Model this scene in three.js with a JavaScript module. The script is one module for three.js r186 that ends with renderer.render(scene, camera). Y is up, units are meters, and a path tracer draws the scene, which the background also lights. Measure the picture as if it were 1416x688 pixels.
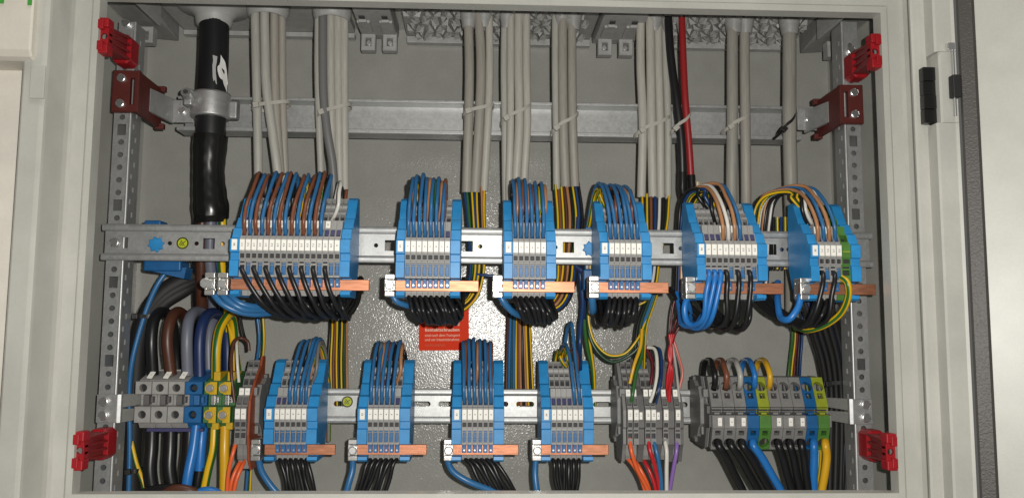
import * as THREE from 'three';
import { mergeGeometries } from 'three/addons/utils/BufferGeometryUtils.js';
import { RoundedBoxGeometry } from 'three/addons/geometries/RoundedBoxGeometry.js';
import { ConvexGeometry } from 'three/addons/geometries/ConvexGeometry.js';
import { RectAreaLightUniformsLib } from 'three/addons/lights/RectAreaLightUniformsLib.js';

// ---------------------------------------------------------------- camera, light, exposure
const scene = new THREE.Scene();
scene.background = new THREE.Color(0.11, 0.108, 0.102);          // dim plant room round the cabinet
const camera = new THREE.PerspectiveCamera(2 * Math.atan(344 / 1150) * 180 / Math.PI, 1416 / 688, 0.02, 20);
const rad = (d) => d * Math.PI / 180;
const YAW = rad(2.3), PITCH = rad(5.74), ROLL = rad(0.36), CAM = new THREE.Vector3(0, 0, 0.95);
const FWD = new THREE.Vector3(Math.sin(YAW) * Math.cos(PITCH), Math.sin(PITCH), -Math.cos(YAW) * Math.cos(PITCH));
const r0 = new THREE.Vector3().crossVectors(FWD, new THREE.Vector3(0, 1, 0)).normalize();
const u0 = new THREE.Vector3().crossVectors(r0, FWD);
const RGT = r0.clone().multiplyScalar(Math.cos(ROLL)).addScaledVector(u0, Math.sin(ROLL));
const UPV = u0.clone().multiplyScalar(Math.cos(ROLL)).addScaledVector(r0, -Math.sin(ROLL));
camera.position.copy(CAM); camera.up.copy(UPV); camera.lookAt(CAM.clone().add(FWD));

const flash = new THREE.PointLight(new THREE.Color(1, 0.97, 0.92), 1.68, 0, 2);   // the phone's flash, just beside the lens
flash.position.set(0.024, 0.014, 0.958); flash.castShadow = true; flash.shadow.radius = 0.2; scene.add(flash);
RectAreaLightUniformsLib.init();
const lamp = new THREE.RectAreaLight(new THREE.Color(1, 0.95, 0.86), 9.5, 1.2, 0.35);  // ceiling light of the room
lamp.position.set(0, 1.75, 0.78); lamp.lookAt(0, 0, 0.1); scene.add(lamp);

const renderer = new THREE.WebGLRenderer({ antialias: true });
renderer.setSize(1024, 497);
renderer.toneMapping = THREE.LinearToneMapping;
renderer.toneMappingExposure = 1;
renderer.shadowMap.enabled = true;

// ---------------------------------------------------------------- helpers (geometry in millimetres, x right, y up, z out of the cabinet)
let seed = 7;
const rnd = () => { seed = (seed * 1664525 + 1013904223) >>> 0; return seed / 4294967296; };
const jit = (a) => (rnd() * 2 - 1) * a;
// a measured point of the photograph on the plane z (mm): gives the real position in the cabinet
function spot(u, v, z) {
  const d = FWD.clone().addScaledVector(RGT, (u - 708) / 1150).addScaledVector(UPV, -(v - 344) / 1150);
  const t = (z / 1000 - CAM.z) / d.z;
  return [(CAM.x + d.x * t) * 1000, (CAM.y + d.y * t) * 1000, z];
}
const names = {};
function numbered(n) { const k = names[n] || 0; names[n] = k + 1; return k ? n + '_' + String(k).padStart(3, '0') : n; }
function boxUV(g) {
  const p = g.attributes.position, n = g.attributes.normal, uv = new Float32Array(p.count * 2);
  for (let i = 0; i < p.count; i++) {
    const ax = Math.abs(n.getX(i)), ay = Math.abs(n.getY(i)), az = Math.abs(n.getZ(i));
    const x = p.getX(i), y = p.getY(i), z = p.getZ(i);
    if (az >= ax && az >= ay) { uv[2 * i] = x; uv[2 * i + 1] = y; }
    else if (ax >= ay) { uv[2 * i] = z; uv[2 * i + 1] = y; } else { uv[2 * i] = x; uv[2 * i + 1] = z; }
  }
  g.setAttribute('uv', new THREE.BufferAttribute(uv, 2));
  return g;
}
function fuse(geos, keepUV) {
  geos = (Array.isArray(geos) ? geos.flat(9) : [geos]).map((g) => {
    const q = g.index ? g.toNonIndexed() : g.clone();
    for (const k of Object.keys(q.attributes)) if (!['position', 'normal', 'uv'].includes(k)) q.deleteAttribute(k);
    if (!q.attributes.uv) q.setAttribute('uv', new THREE.BufferAttribute(new Float32Array(q.attributes.position.count * 2), 2));
    return q;
  });
  const g = geos.length > 1 ? mergeGeometries(geos, false) : geos[0];
  g.scale(0.001, 0.001, 0.001);
  return keepUV ? g : boxUV(g);
}
function place(g, name, mat, parent, top) {
  const m = new THREE.Mesh(g, mat); m.castShadow = m.receiveShadow = true;
  m.name = top ? numbered(name) : name; (parent || scene).add(m);
  return m;
}
// one mesh: a part when a parent is given, a whole thing otherwise
function part(name, geos, mat, parent, keepUV) { return place(fuse(geos, keepUV), name, mat, parent, false); }
function single(name, geos, mat, label, category, group, keepUV) {
  const m = place(fuse(geos, keepUV), name, mat, scene, true);
  m.userData = { label, category }; if (group) m.userData.group = group;
  return m;
}
function thing(name, label, category, group, pos = [0, 0, 0]) {
  const o = new THREE.Group(); o.name = numbered(name); o.position.set(pos[0] / 1000, pos[1] / 1000, pos[2] / 1000);
  o.userData = { label, category }; if (group) o.userData.group = group;
  scene.add(o); return o;
}
const bx = (x0, x1, y0, y1, z0, z1, r = 0) => {
  const w = x1 - x0, h = y1 - y0, d = z1 - z0;
  const g = r ? new RoundedBoxGeometry(w, h, d, 1, Math.min(r, w / 2.05, h / 2.05, d / 2.05)) : new THREE.BoxGeometry(w, h, d);
  return g.translate((x0 + x1) / 2, (y0 + y1) / 2, (z0 + z1) / 2);
};
const shapeOf = (pts) => new THREE.Shape(pts.map((p) => new THREE.Vector2(p[0], p[1])));
const ext = (shape, d, b = 0, cs = 12) => {
  const g = new THREE.ExtrudeGeometry(shape, { depth: d - 2 * b, bevelEnabled: b > 0, bevelSize: b, bevelThickness: b, bevelOffset: -b, bevelSegments: 1, curveSegments: cs });
  return g.translate(0, 0, b);
};
const alongX = (yz, x0, x1, b = 0) => ext(shapeOf(yz.map(([y, z]) => [-z, y])), x1 - x0, b).rotateY(Math.PI / 2).translate(x0, 0, 0);
const alongY = (xz, y0, y1, b = 0) => ext(shapeOf(xz.map(([x, z]) => [x, -z])), y1 - y0, b).rotateX(-Math.PI / 2).translate(0, y0, 0);
function alongZ(xy, z0, z1, holes = [], b = 0, cs = 12) {
  const s = shapeOf(xy);
  for (const h of holes) {
    const p = new THREE.Path();
    if (h.r) p.absarc(h.x, h.y, h.r, 0, Math.PI * 2, true);
    else if (h.slot) { const a = h.w / 2 - h.h / 2, q = h.h / 2; p.moveTo(h.x - a, h.y - q); p.absarc(h.x - a, h.y, q, -Math.PI / 2, Math.PI / 2, true); p.absarc(h.x + a, h.y, q, Math.PI / 2, -Math.PI / 2, true); }
    else { p.moveTo(h.x - h.w / 2, h.y - h.h / 2); p.lineTo(h.x - h.w / 2, h.y + h.h / 2); p.lineTo(h.x + h.w / 2, h.y + h.h / 2); p.lineTo(h.x + h.w / 2, h.y - h.h / 2); p.closePath(); }
    s.holes.push(p);
  }
  return ext(s, z1 - z0, b, cs).translate(0, 0, z0);
}
const rect = (x0, x1, y0, y1) => [[x0, y0], [x1, y0], [x1, y1], [x0, y1]];
const cyl = (x, y, z0, z1, r, r2 = r, n = 20) => new THREE.CylinderGeometry(r2, r, z1 - z0, n).rotateX(Math.PI / 2).translate(x, y, (z0 + z1) / 2);
const hull = (pts) => new ConvexGeometry(pts.map((p) => new THREE.Vector3(...p)));
// a cross-head screw facing +z: washer-like rim and a head with a real cross recess
function screwGeo(x, y, z, r, rot = 0.3) {
  const s = new THREE.Shape(); s.absarc(0, 0, r, 0, Math.PI * 2);
  const a = r * 0.16, b = r * 0.62, p = new THREE.Path();
  const q = [[a, a], [a, b], [-a, b], [-a, a], [-b, a], [-b, -a], [-a, -a], [-a, -b], [a, -b], [a, -a], [b, -a], [b, a]];
  p.moveTo(...q[0]); q.slice(1).forEach((k) => p.lineTo(...k)); p.closePath(); s.holes.push(p);
  const g = new THREE.ExtrudeGeometry(s, { depth: r * 0.25, bevelEnabled: true, bevelSize: r * 0.22, bevelThickness: r * 0.3, bevelOffset: -r * 0.22, bevelSegments: 2, curveSegments: 16 });
  g.rotateZ(rot).translate(x, y, z + r * 0.25);
  return [g, cyl(x, y, z - 1, z + r * 0.2, r * 0.97)];
}
class Path3 extends THREE.CatmullRomCurve3 { constructor(pts) { super(pts.map((p) => new THREE.Vector3(...p)), false, 'centripetal'); } }
function tube(pts, r, seg = 0, rs = 10) {
  const c = new Path3(pts), g = new THREE.TubeGeometry(c, seg || Math.max(10, pts.length * 5), r, rs, false);
  return [g];
}

// ---------------------------------------------------------------- textures and materials
function dataTex(w, h, fn, srgb) {
  const d = new Uint8Array(w * h * 4);
  for (let y = 0; y < h; y++) for (let x = 0; x < w; x++) { const c = fn(x, y), i = 4 * (y * w + x); d[i] = c[0]; d[i + 1] = c[1]; d[i + 2] = c[2]; d[i + 3] = 255; }
  const t = new THREE.DataTexture(d, w, h); t.wrapS = t.wrapT = THREE.RepeatWrapping; t.magFilter = THREE.LinearFilter; t.minFilter = THREE.LinearMipmapLinearFilter; t.generateMipmaps = true;
  if (srgb) t.colorSpace = THREE.SRGBColorSpace; t.needsUpdate = true; return t;
}
function noiseField(n, cell) {           // tileable value noise, n x n, lattice of n / cell points
  const m = Math.round(n / cell), L = new Float32Array(m * m).map(() => rnd()), out = new Float32Array(n * n), s = (t) => t * t * (3 - 2 * t);
  for (let y = 0; y < n; y++) for (let x = 0; x < n; x++) {
    const fx = x / n * m, fy = y / n * m, ix = Math.floor(fx), iy = Math.floor(fy), a = s(fx - ix), b = s(fy - iy);
    const g = (i, j) => L[((iy + j) % m) * m + (ix + i) % m];
    out[y * n + x] = (g(0, 0) * (1 - a) + g(1, 0) * a) * (1 - b) + (g(0, 1) * (1 - a) + g(1, 1) * a) * b;
  }
  return out;
}
const N1 = noiseField(1024, 4), N2 = noiseField(1024, 8), N3 = noiseField(1024, 32), N4 = noiseField(1024, 128);
const cl = (v) => Math.max(0, Math.min(255, Math.round(v)));
// orange-peel relief of the powder coat: 1024 texels on 0.3 m
const peel = dataTex(1024, 1024, (x, y) => { const i = y * 1024 + x, v = cl(255 * (0.3 * N1[i] + 0.7 * N2[i])); return [v, v, v]; });
peel.repeat.set(1 / 0.14, 1 / 0.14);
const smudge = dataTex(1024, 1024, (x, y) => { const i = y * 1024 + x, v = cl(238 + 9 * (N3[i] - 0.5) + 14 * (N4[i] - 0.5) + 5 * (N1[i] - 0.5)); return [v, v, cl(v - 1)]; }, true);
smudge.repeat.set(2.2, 2.2);
// zinc spangle and rolling marks
const spang = (() => {
  const n = 512, P = []; for (let i = 0; i < 420; i++) P.push([rnd() * n, rnd() * n, rnd()]);
  const G = new Array(64).fill(0).map(() => []); P.forEach((p) => G[Math.floor(p[1] / 64) * 8 + Math.floor(p[0] / 64)].push(p));
  const f = new Float32Array(n * n);
  for (let y = 0; y < n; y++) for (let x = 0; x < n; x++) {
    let best = 1e9, v = 0; const cx = Math.floor(x / 64), cy = Math.floor(y / 64);
    for (let j = -1; j <= 1; j++) for (let i = -1; i <= 1; i++) for (const p of G[((cy + j + 8) % 8) * 8 + (cx + i + 8) % 8]) {
      let dx = Math.abs(p[0] - x), dy = Math.abs(p[1] - y); dx = Math.min(dx, n - dx); dy = Math.min(dy, n - dy);
      const d = dx * dx + dy * dy; if (d < best) { best = d; v = p[2]; }
    }
    f[y * n + x] = v;
  }
  return f;
})();
const zincMap = dataTex(512, 512, (x, y) => { const v = cl(212 + 9 * (spang[y * 512 + x] - 0.5) + 8 * (N2[y * 1024 + x] - 0.5) + 12 * (N4[y * 1024 + x] - 0.5)); return [v, v, cl(v - 3)]; }, true);
const zincRough = dataTex(512, 512, (x, y) => { const v = cl(112 + 10 * (spang[y * 512 + x] - 0.5) + 14 * (N3[y * 1024 + x] - 0.5)); return [v, v, v]; });
zincMap.repeat.set(26, 26); zincRough.repeat.set(26, 26);
const brushed = dataTex(512, 512, (x, y) => { const v = cl(214 + 46 * (N1[(y * 2 % 1024) * 1024 + (x >> 5)] - 0.5) + 36 * (N3[y * 1024 + x] - 0.5)); return [v, v, v]; }, true);
brushed.repeat.set(8, 40);
const fine = dataTex(512, 512, (x, y) => { const v = cl(232 + 20 * (N3[y * 1024 + x] - 0.5) + 14 * (N1[y * 1024 + x] - 0.5)); return [v, v, v]; }, true);
fine.repeat.set(12, 12);
const fineBump = dataTex(512, 512, (x, y) => { const v = cl(255 * N1[y * 1024 + x]); return [v, v, v]; });
fineBump.repeat.set(14, 14);

const C = (r, g, b) => new THREE.Color().setRGB(r, g, b);
const std = (c, rough, o = {}) => new THREE.MeshStandardMaterial({ color: c, roughness: rough, ...o });
const phy = (c, rough, o = {}) => new THREE.MeshPhysicalMaterial({ color: c, roughness: rough, ...o });
const M = {
  panel: phy(C(0.385, 0.385, 0.355), 0.19, { map: smudge, bumpMap: peel, bumpScale: 0.00016 }),
  paint: std(C(0.53, 0.53, 0.485), 0.4, { map: smudge, bumpMap: fineBump, bumpScale: 0.00001 }),
  greyPlastic: std(C(0.33, 0.33, 0.315), 0.5, { map: fine, bumpMap: fineBump, bumpScale: 0.00001 }),
  lightPlastic: std(C(0.46, 0.46, 0.44), 0.5, { map: fine, bumpMap: fineBump, bumpScale: 0.00001 }),
  wall: std(C(0.82, 0.77, 0.69), 0.75, { map: smudge }),
  trunk: std(C(0.72, 0.68, 0.6), 0.5, { map: smudge }),
  green: std(C(0.06, 0.3, 0.05), 0.5),
  zinc: std(C(0.66, 0.67, 0.68), 1, { map: zincMap, metalness: 0.6, roughnessMap: zincRough }),
  satin: std(C(0.5, 0.5, 0.48), 0.4, { map: zincMap, metalness: 0.35 }),
  steel: std(C(0.75, 0.75, 0.74), 0.32, { metalness: 0.9 }),
  alloy: std(C(0.62, 0.62, 0.61), 0.42, { metalness: 0.7, map: fine, bumpMap: fineBump, bumpScale: 0.00004 }),
  nickel: std(C(0.82, 0.81, 0.78), 0.3, { metalness: 0.85, map: fine }),
  copper: std(C(0.7, 0.3, 0.17), 0.45, { metalness: 0.75, map: brushed }),
  red: std(C(0.4, 0.009, 0.016), 0.42, { map: fine, bumpMap: fineBump, bumpScale: 0.00001 }),
  brown: std(C(0.12, 0.02, 0.015), 0.5, { map: fine }),
  blue: std(C(0.03, 0.32, 0.72), 0.42, { map: fine, bumpMap: fineBump, bumpScale: 0.00001 }),
  deepBlue: std(C(0.012, 0.13, 0.35), 0.42, { map: fine }),
  grey: std(C(0.4, 0.395, 0.38), 0.5, { map: fine, bumpMap: fineBump, bumpScale: 0.00001 }),
  midGrey: std(C(0.27, 0.265, 0.255), 0.5, { map: fine, bumpMap: fineBump, bumpScale: 0.00001 }),
  darkGrey: std(C(0.16, 0.155, 0.15), 0.55, { map: fine }),
  cavityShade: std(C(0.035, 0.034, 0.034), 0.6),  // near-black that paints in the shade inside openings and recesses
  violet: std(C(0.05, 0.05, 0.14), 0.5),
  slider: std(C(0.03, 0.17, 0.42), 0.45, { map: fine }),
  white: std(C(0.8, 0.79, 0.76), 0.5),
  black: std(C(0.012, 0.012, 0.013), 0.4),
  blackSoft: std(C(0.016, 0.016, 0.017), 0.55),
  shrink: std(C(0.01, 0.01, 0.01), 0.25),
  gasket: std(C(0.062, 0.055, 0.05), 0.5, { map: smudge, bumpMap: peel, bumpScale: 0.0002 }),
  yellow: std(C(0.72, 0.46, 0.015), 0.45, { map: fine }),
  peGreen: std(C(0.06, 0.2, 0.06), 0.5, { map: fine }),
  lime: std(C(0.36, 0.42, 0.03), 0.5, { map: fine }),
  leafGreen: std(C(0.09, 0.25, 0.04), 0.5, { map: fine }),
  orangePlate: std(C(0.4, 0.085, 0.03), 0.5, { map: fine }),
  tie: phy(C(0.55, 0.53, 0.47), 0.4, { transmission: 0.25, thickness: 0 }),
  tieBlack: std(C(0.012, 0.012, 0.012), 0.45),
  membrane: std(C(0.37, 0.37, 0.35), 0.45, { map: fine }),
};
// green-yellow insulation: two bands along the wire
const gyTex = dataTex(4, 48, (x, y) => (((y % 16) < 9) ? [226, 178, 20] : [40, 96, 38]), true);
gyTex.magFilter = THREE.LinearFilter;
const wireMat = (c, r = 0.34, o = {}) => std(c, r, o);
const W = {
  blue: wireMat(C(0.03, 0.145, 0.33)), brightBlue: wireMat(C(0.02, 0.17, 0.5)), darkBlue: wireMat(C(0.012, 0.045, 0.15)), navy: wireMat(C(0.012, 0.028, 0.1), 0.42),
  brown: wireMat(C(0.2, 0.07, 0.035)), tan: wireMat(C(0.42, 0.2, 0.09)), darkBrown: wireMat(C(0.08, 0.028, 0.015), 0.4),
  black: wireMat(C(0.011, 0.011, 0.012)), matt: wireMat(C(0.012, 0.012, 0.012), 0.62), grey: wireMat(C(0.15, 0.16, 0.2), 0.42), midGrey: wireMat(C(0.17, 0.17, 0.165), 0.4), paleGrey: wireMat(C(0.42, 0.41, 0.38)),
  white: wireMat(C(0.68, 0.66, 0.6)), red: wireMat(C(0.5, 0.02, 0.025)), darkRed: wireMat(C(0.11, 0.008, 0.014)), orange: wireMat(C(0.78, 0.13, 0.035)),
  yellow: wireMat(C(0.68, 0.38, 0.015)), green: wireMat(C(0.035, 0.13, 0.03)), darkGreen: wireMat(C(0.02, 0.055, 0.03)), violet: wireMat(C(0.25, 0.14, 0.42)), pink: wireMat(C(0.6, 0.16, 0.13)),
  gy: std(C(1, 1, 1), 0.36, { map: gyTex }),
};
const sheathTex = dataTex(64, 512, (x, y) => { const v = cl(225 + 26 * (N4[y * 2 * 1024 + x] - 0.5) + 22 * (N2[y * 1024 + x * 3] - 0.5)); return [v, v, cl(v - 4)]; }, true);
const SH = { a: std(C(0.56, 0.55, 0.515), 0.52, { map: sheathTex }), b: std(C(0.46, 0.43, 0.39), 0.52, { map: sheathTex }), c: std(C(0.62, 0.595, 0.545), 0.52, { map: sheathTex }), d: std(C(0.42, 0.405, 0.37), 0.52, { map: sheathTex }) };
const colourWord = { blue: 'blue', brightBlue: 'bright blue', darkBlue: 'dark blue', navy: 'navy blue', brown: 'brown', tan: 'light brown', darkBrown: 'dark brown', black: 'black', matt: 'black', grey: 'grey', midGrey: 'mid grey', paleGrey: 'pale grey', white: 'white', red: 'red', darkRed: 'dark red', orange: 'orange', yellow: 'yellow', green: 'green', darkGreen: 'dark green', violet: 'violet', pink: 'pink', gy: 'green-yellow' };
const colourName = { ...Object.fromEntries(Object.keys(colourWord).map((k) => [k, colourWord[k].replace(/[ -]/g, '_')])) };
const ordinal = ['first', 'second', 'third', 'fourth', 'fifth', 'sixth', 'seventh', 'eighth', 'ninth', 'tenth', 'eleventh', 'twelfth', 'thirteenth', 'fourteenth', 'fifteenth', 'sixteenth', 'seventeenth', 'eighteenth', 'nineteenth', 'twentieth'];
// a wire: its own top-level mesh
function wire(colour, pts, r, label, group, rs = 10, kind = 'wire') {
  return single(colourName[colour] + '_' + kind, tube(pts, r, 0, rs), W[colour], label, kind, group, true);
}
// labels of a row of wires count from the left within each colour
function countColours(list) {
  const n = {}, seen = {}, w = list.map((c) => colourWord[c]); w.forEach((c) => { n[c] = (n[c] || 0) + 1; });
  return w.map((c) => { seen[c] = (seen[c] || 0) + 1; return n[c] > 1 ? ordinal[seen[c] - 1] + ' ' + c : c; });
}

// ---------------------------------------------------------------- the cabinet: shell and front frame
const CX = 14.5, WL = -385, WR = 414, TOP = 352, BOT = -262, ZF = 240;
const cab = thing('electrical_cabinet', 'open pale grey sheet-steel electrical cabinet holding rails, terminals and wires', 'cabinet');
part('back_panel', bx(WL, WR, BOT, TOP, -3, 0), M.panel, cab);
part('side_panel', bx(WL - 2, WL, BOT, TOP, 0.3, ZF - 2), M.paint, cab);
part('side_panel', bx(WR, WR + 2, BOT, TOP, 0.3, ZF - 2), M.paint, cab);
part('top_panel', bx(WL, WR, TOP, TOP + 2, 0.3, ZF - 2), M.paint, cab);
part('bottom_panel', bx(WL, WR, BOT - 2, BOT, 0.3, ZF - 2), M.paint, cab);
// cross-section of the frame, measured outwards from the inner lip: lip, groove, ledge, reveal, rim
const FR = [[0, 240], [5.2, 240], [5.6, 237.2], [6.8, 237.2], [7.2, 238.6], [17.2, 239.6], [19.4, 242.2], [20.6, 247], [22.6, 272.5], [23.2, 275.2], [24.4, 276.4], [26.4, 276.8], [40, 276.8], [41.5, 276], [41.5, 262], [46, 262], [46, 205], [44, 205], [44, 236], [2, 236], [2, 226], [0, 226]];
const LX = -330.6, RX = 359.6, LYB = -133.6, LYT = 288.6;
const xl = FR.map(([a, z]) => [LX - a, z]), xr = FR.map(([a, z]) => [RX + a, z]);
// mitred frame: each member is the section swept between two mitre planes
function member(sec, from, to) {   // from/to: functions of (a, z) -> point
  const pos = [], n = sec.length, A = sec.map((s) => from(...s)), B = sec.map((s) => to(...s));
  for (let i = 0; i < n; i++) { const j = (i + 1) % n; pos.push(...A[i], ...B[i], ...B[j], ...A[i], ...B[j], ...A[j]); }
  const g = new THREE.BufferGeometry(); g.setAttribute('position', new THREE.Float32BufferAttribute(pos, 3)); g.computeVertexNormals(); return g;
}
const frame = new THREE.Group(); frame.name = 'front_frame'; cab.add(frame);
part('frame_stile', member(FR, (a, z) => [LX - a, LYB - a, z], (a, z) => [LX - a, LYT + a, z]), M.paint, frame);
part('frame_stile', member(FR, (a, z) => [RX + a, LYT + a, z], (a, z) => [RX + a, LYB - a, z]), M.paint, frame);
part('frame_rail', member(FR, (a, z) => [LX - a, LYT + a, z], (a, z) => [RX + a, LYT + a, z]), M.paint, frame);
part('frame_rail', member(FR, (a, z) => [RX + a, LYB - a, z], (a, z) => [LX - a, LYB - a, z]), M.paint, frame);
{ const [x, y] = spot(53, 113, 277); part('hinge_cover_plate', bx(x - 6.5, x + 5, y - 14, y + 13.5, 276, 278.2, 0.5), M.paint, frame); }
// chipped paint on the right-hand frame
{ const [x, y] = spot(1296, 399, 277); const s = []; for (let i = 0; i < 11; i++) { const a = i / 11 * Math.PI * 2, r = 2.6 + jit(1.2); s.push([x + Math.cos(a) * r * 0.8, y + Math.sin(a) * r * 1.5]); } part('paint_chip', alongZ(s, 276.4, 276.95), std(C(0.5, 0.3, 0.22), 0.7), frame); }

// the wall left of the cabinet and the trunking on it
const wl = place(fuse(bx(-760, spot(22, 300, 250)[0], -600, 700, 205, 250)), 'wall', M.wall, scene, true); wl.userData = { kind: 'structure', label: 'warm white wall surface left of the cabinet', category: 'wall' };
{
  const t = thing('cable_trunking', 'cream plastic trunking box with green marks, at the top left corner', 'trunking');
  const [x1] = spot(43, 40, 284), [, y0] = spot(30, 80, 284);
  part('cover', alongX([[y0, 250.3], [y0, 276], [y0 + 2, 281], [y0 + 7, 284], [y0 + 400, 284], [y0 + 400, 250.3]], -640, x1 - 0, 1.5), M.trunk, t);
  const [gx0, gy] = spot(38, 4, 284);
  part('green_mark', bx(gx0 - 0, x1 - 1, gy - 2, gy + 60, 284.1, 284.8), M.green, t);
  const [hx] = spot(5, 3, 284); part('green_mark', bx(hx - 8, hx, gy - 1, gy + 60, 284.1, 284.8), M.green, t);
}
// the door, swung open on the right
{
  const d = thing('cabinet_door', 'open cabinet door with dark foam gasket, right of the frame', 'door', null, [393.5, 0, 299]);
  d.rotation.y = rad(-30);
  part('door_panel', bx(13.6, 560, -620, 700, -3, 0), M.paint, d);
  part('gasket', alongY([[0.5, -3], [0.5, 1], [2, 3], [11.5, 3], [13.4, 1], [13.4, -3]], -620, 700), M.gasket, d);
}
{
  const h = thing('hinge_post', 'pale grey hinge edge strip between the frame and the open door', 'hinge strip');
  const y0 = -620, y1 = 700;
  part('edge_strip', alongY([[364.5, 279], [364.5, 281], [366, 282.5], [371.5, 282.5], [372, 279]], y0, y1), M.paint, h);
  part('edge_strip', alongY([[375.5, 268], [375.5, 294], [377, 295.5], [391, 295.5], [393, 297], [393, 268]], y0, spot(1310, 172, 290)[1]), M.paint, h);
  part('edge_strip', alongY([[379.5, 268], [379.5, 294], [381, 295.5], [391, 295.5], [393, 297], [393, 268]], spot(1310, 172, 290)[1] + 0.3, spot(1310, 75, 290)[1]), M.paint, h);
  part('edge_strip', alongY([[376.5, 268], [376.5, 294], [378, 295.5], [391, 295.5], [393, 297], [393, 268]], spot(1310, 75, 290)[1] + 0.3, y1), M.paint, h);
  part('recess_back', bx(371, 377, y0, y1, 278.5, 281), M.paint, h);
  const [, ya] = spot(1304, 172, 285), [, yb] = spot(1304, 95, 285), k = (yb - ya) / 4;
  const body = part('hinge_knuckle', [0, 1, 2, 3].map((i) => bx(369, 379.4, ya + i * k + 0.12, ya + (i + 1) * k - 0.12, 281.2, 289 + (i % 2) * 0.6, 0.5)), M.shrink, h);
  const [px, pa] = spot(1322, 160, 299), [, pb] = spot(1322, 66, 299);
  part('hinge_pin', tube([[px, pa, 299], [px, pb, 299]], 1.3), M.steel, h); part('pin_head', [bx(px - 5, px + 1.5, pb - 2, pb + 4, 297, 301, 0.8)], M.steel, h);
  const [, qa] = spot(1322, 136, 299), [, qb] = spot(1322, 105, 299);
  part('pin_bush', bx(px - 3.5, px + 3.5, qa, qb, 296.5, 304, 1), M.blackSoft, h);
}

// ---------------------------------------------------------------- perforated uprights with their screws
function upright(x, side, label) {
  const u = thing('perforated_upright', label, 'upright', 'perforated steel uprights');
  const hw = 8, y0 = -255, y1 = spot(side < 0 ? 178 : 1168, 30, 140)[1], Y0 = spot(161, 283.5, 140)[1], holes = [];
  for (let k = -40; k < 30; k++) { const y = Y0 + k * 12.4; if (y < y0 + 8 || y > y1 - 14) continue; holes.push(((k % 6) + 6) % 6 === 0 ? { x, y, w: 8, h: 11 } : { x, y, r: 2.7 }); }
  part('front_face', alongZ(rect(x - hw, x + hw, y0, y1), 138.4, 140, holes), M.zinc, u);
  const s = [], xi = x - side * (hw - 0.8);
  for (let y = y0 + 8, k = 0; y < y1 - 8; y += 12.4, k++) { s.push({ x: 6 + (k % 2) * 6, y, w: 3.6, h: 5 }); }
  const fl = alongZ(rect(0, 23, y0, y1), -0.8, 0.8, s); fl.rotateY(Math.PI / 2).translate(xi, 0, 138.2);
  part('side_flange', fl, M.zinc, u);
  part('bent_edge', tube([[xi, y0, 138.6], [xi, y1, 138.6]], 1.7, 2, 16), M.zinc, u);
  part('outer_flange', bx(x + side * hw - 0.8, x + side * hw + 0.8, y0, y1, 100, 138.2), M.zinc, u);
  
  return u;
}
const UL = -349.5, UR = 377.2;
const upL = upright(UL, -1, 'perforated zinc-plated steel upright at the left side of the cabinet');
const upR = upright(UR, 1, 'perforated zinc-plated steel upright at the right side of the cabinet');
[[179, 33, upL, 4.4], [1166, 70, upR, 4.4]].forEach(([u, v, p, r]) => { const [, y] = spot(u, v, 140); part('screw', screwGeo(p === upL ? UL : UR, y, 140.2, r), M.steel, p); });

// ---------------------------------------------------------------- horizontal rails
function dinRail(name, label, x0, x1, yc, zLip, depth, holes, mat = M.zinc) {
  const t = thing(name, label, 'rail');
  const zw = zLip - depth;
  part('web', alongZ(rect(x0, x1, yc - 12.4, yc + 12.4), zw, zw + 1.2, holes), mat, t);
  for (const s of [-1, 1]) {
    part('flange', [bx(x0, x1, yc + s * 12.9 - 0.6, yc + s * 12.9 + 0.6, zw, zLip - 0.2)], mat, t);
    const c = [[10.6, -1.3], [17, -1.3], [17.5, -0.8], [17.4, -0.1], [16.6, 0.5], [15, 0.9], [13, 0.9], [11.4, 0.4], [10.6, -0.4]].map(([a, b]) => [yc + s * a, zLip + b]);
    part('lip', alongX(s > 0 ? c : c.slice().reverse(), x0, x1), mat, t);
  }
  return t;
}
const R1 = 83.3, R2 = -75.2, Z1 = 150, Z2 = 85;
const hx1 = (u) => spot(u, 336 + (u - 300) * 0.012, 142)[0], hx2 = (u) => spot(u, 557, 71)[0];
const sq = [169, 289, 540, 646, 786, 924, 1066].map((u) => ({ x: hx1(u), y: R1, w: 11, h: 10.5 }));
const rd = [235, 272, 308, 494, 520, 664, 704, 768, 941, 1081, 1090].map((u) => ({ x: hx1(u), y: R1, r: 2.1 }));
const rail1 = dinRail('mounting_rail', 'upper mounting rail carrying six blue terminal strips across the cabinet', -358, 388, R1, Z1, 8, [...sq, ...rd]);
part('screw', screwGeo(spot(159, 336, 143)[0], R1, 143.4, 4.6), M.steel, rail1);
const slots = []; for (let x = -250; x < 300; x += 27) slots.push({ x: x + 3, y: R2 + 1, w: 19, h: 5.4, slot: true });
const rail2 = dinRail('mounting_rail', 'lower mounting rail with oblong slots behind the lower terminal strips', -336, 356, R2, Z2, 15, slots);
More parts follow.
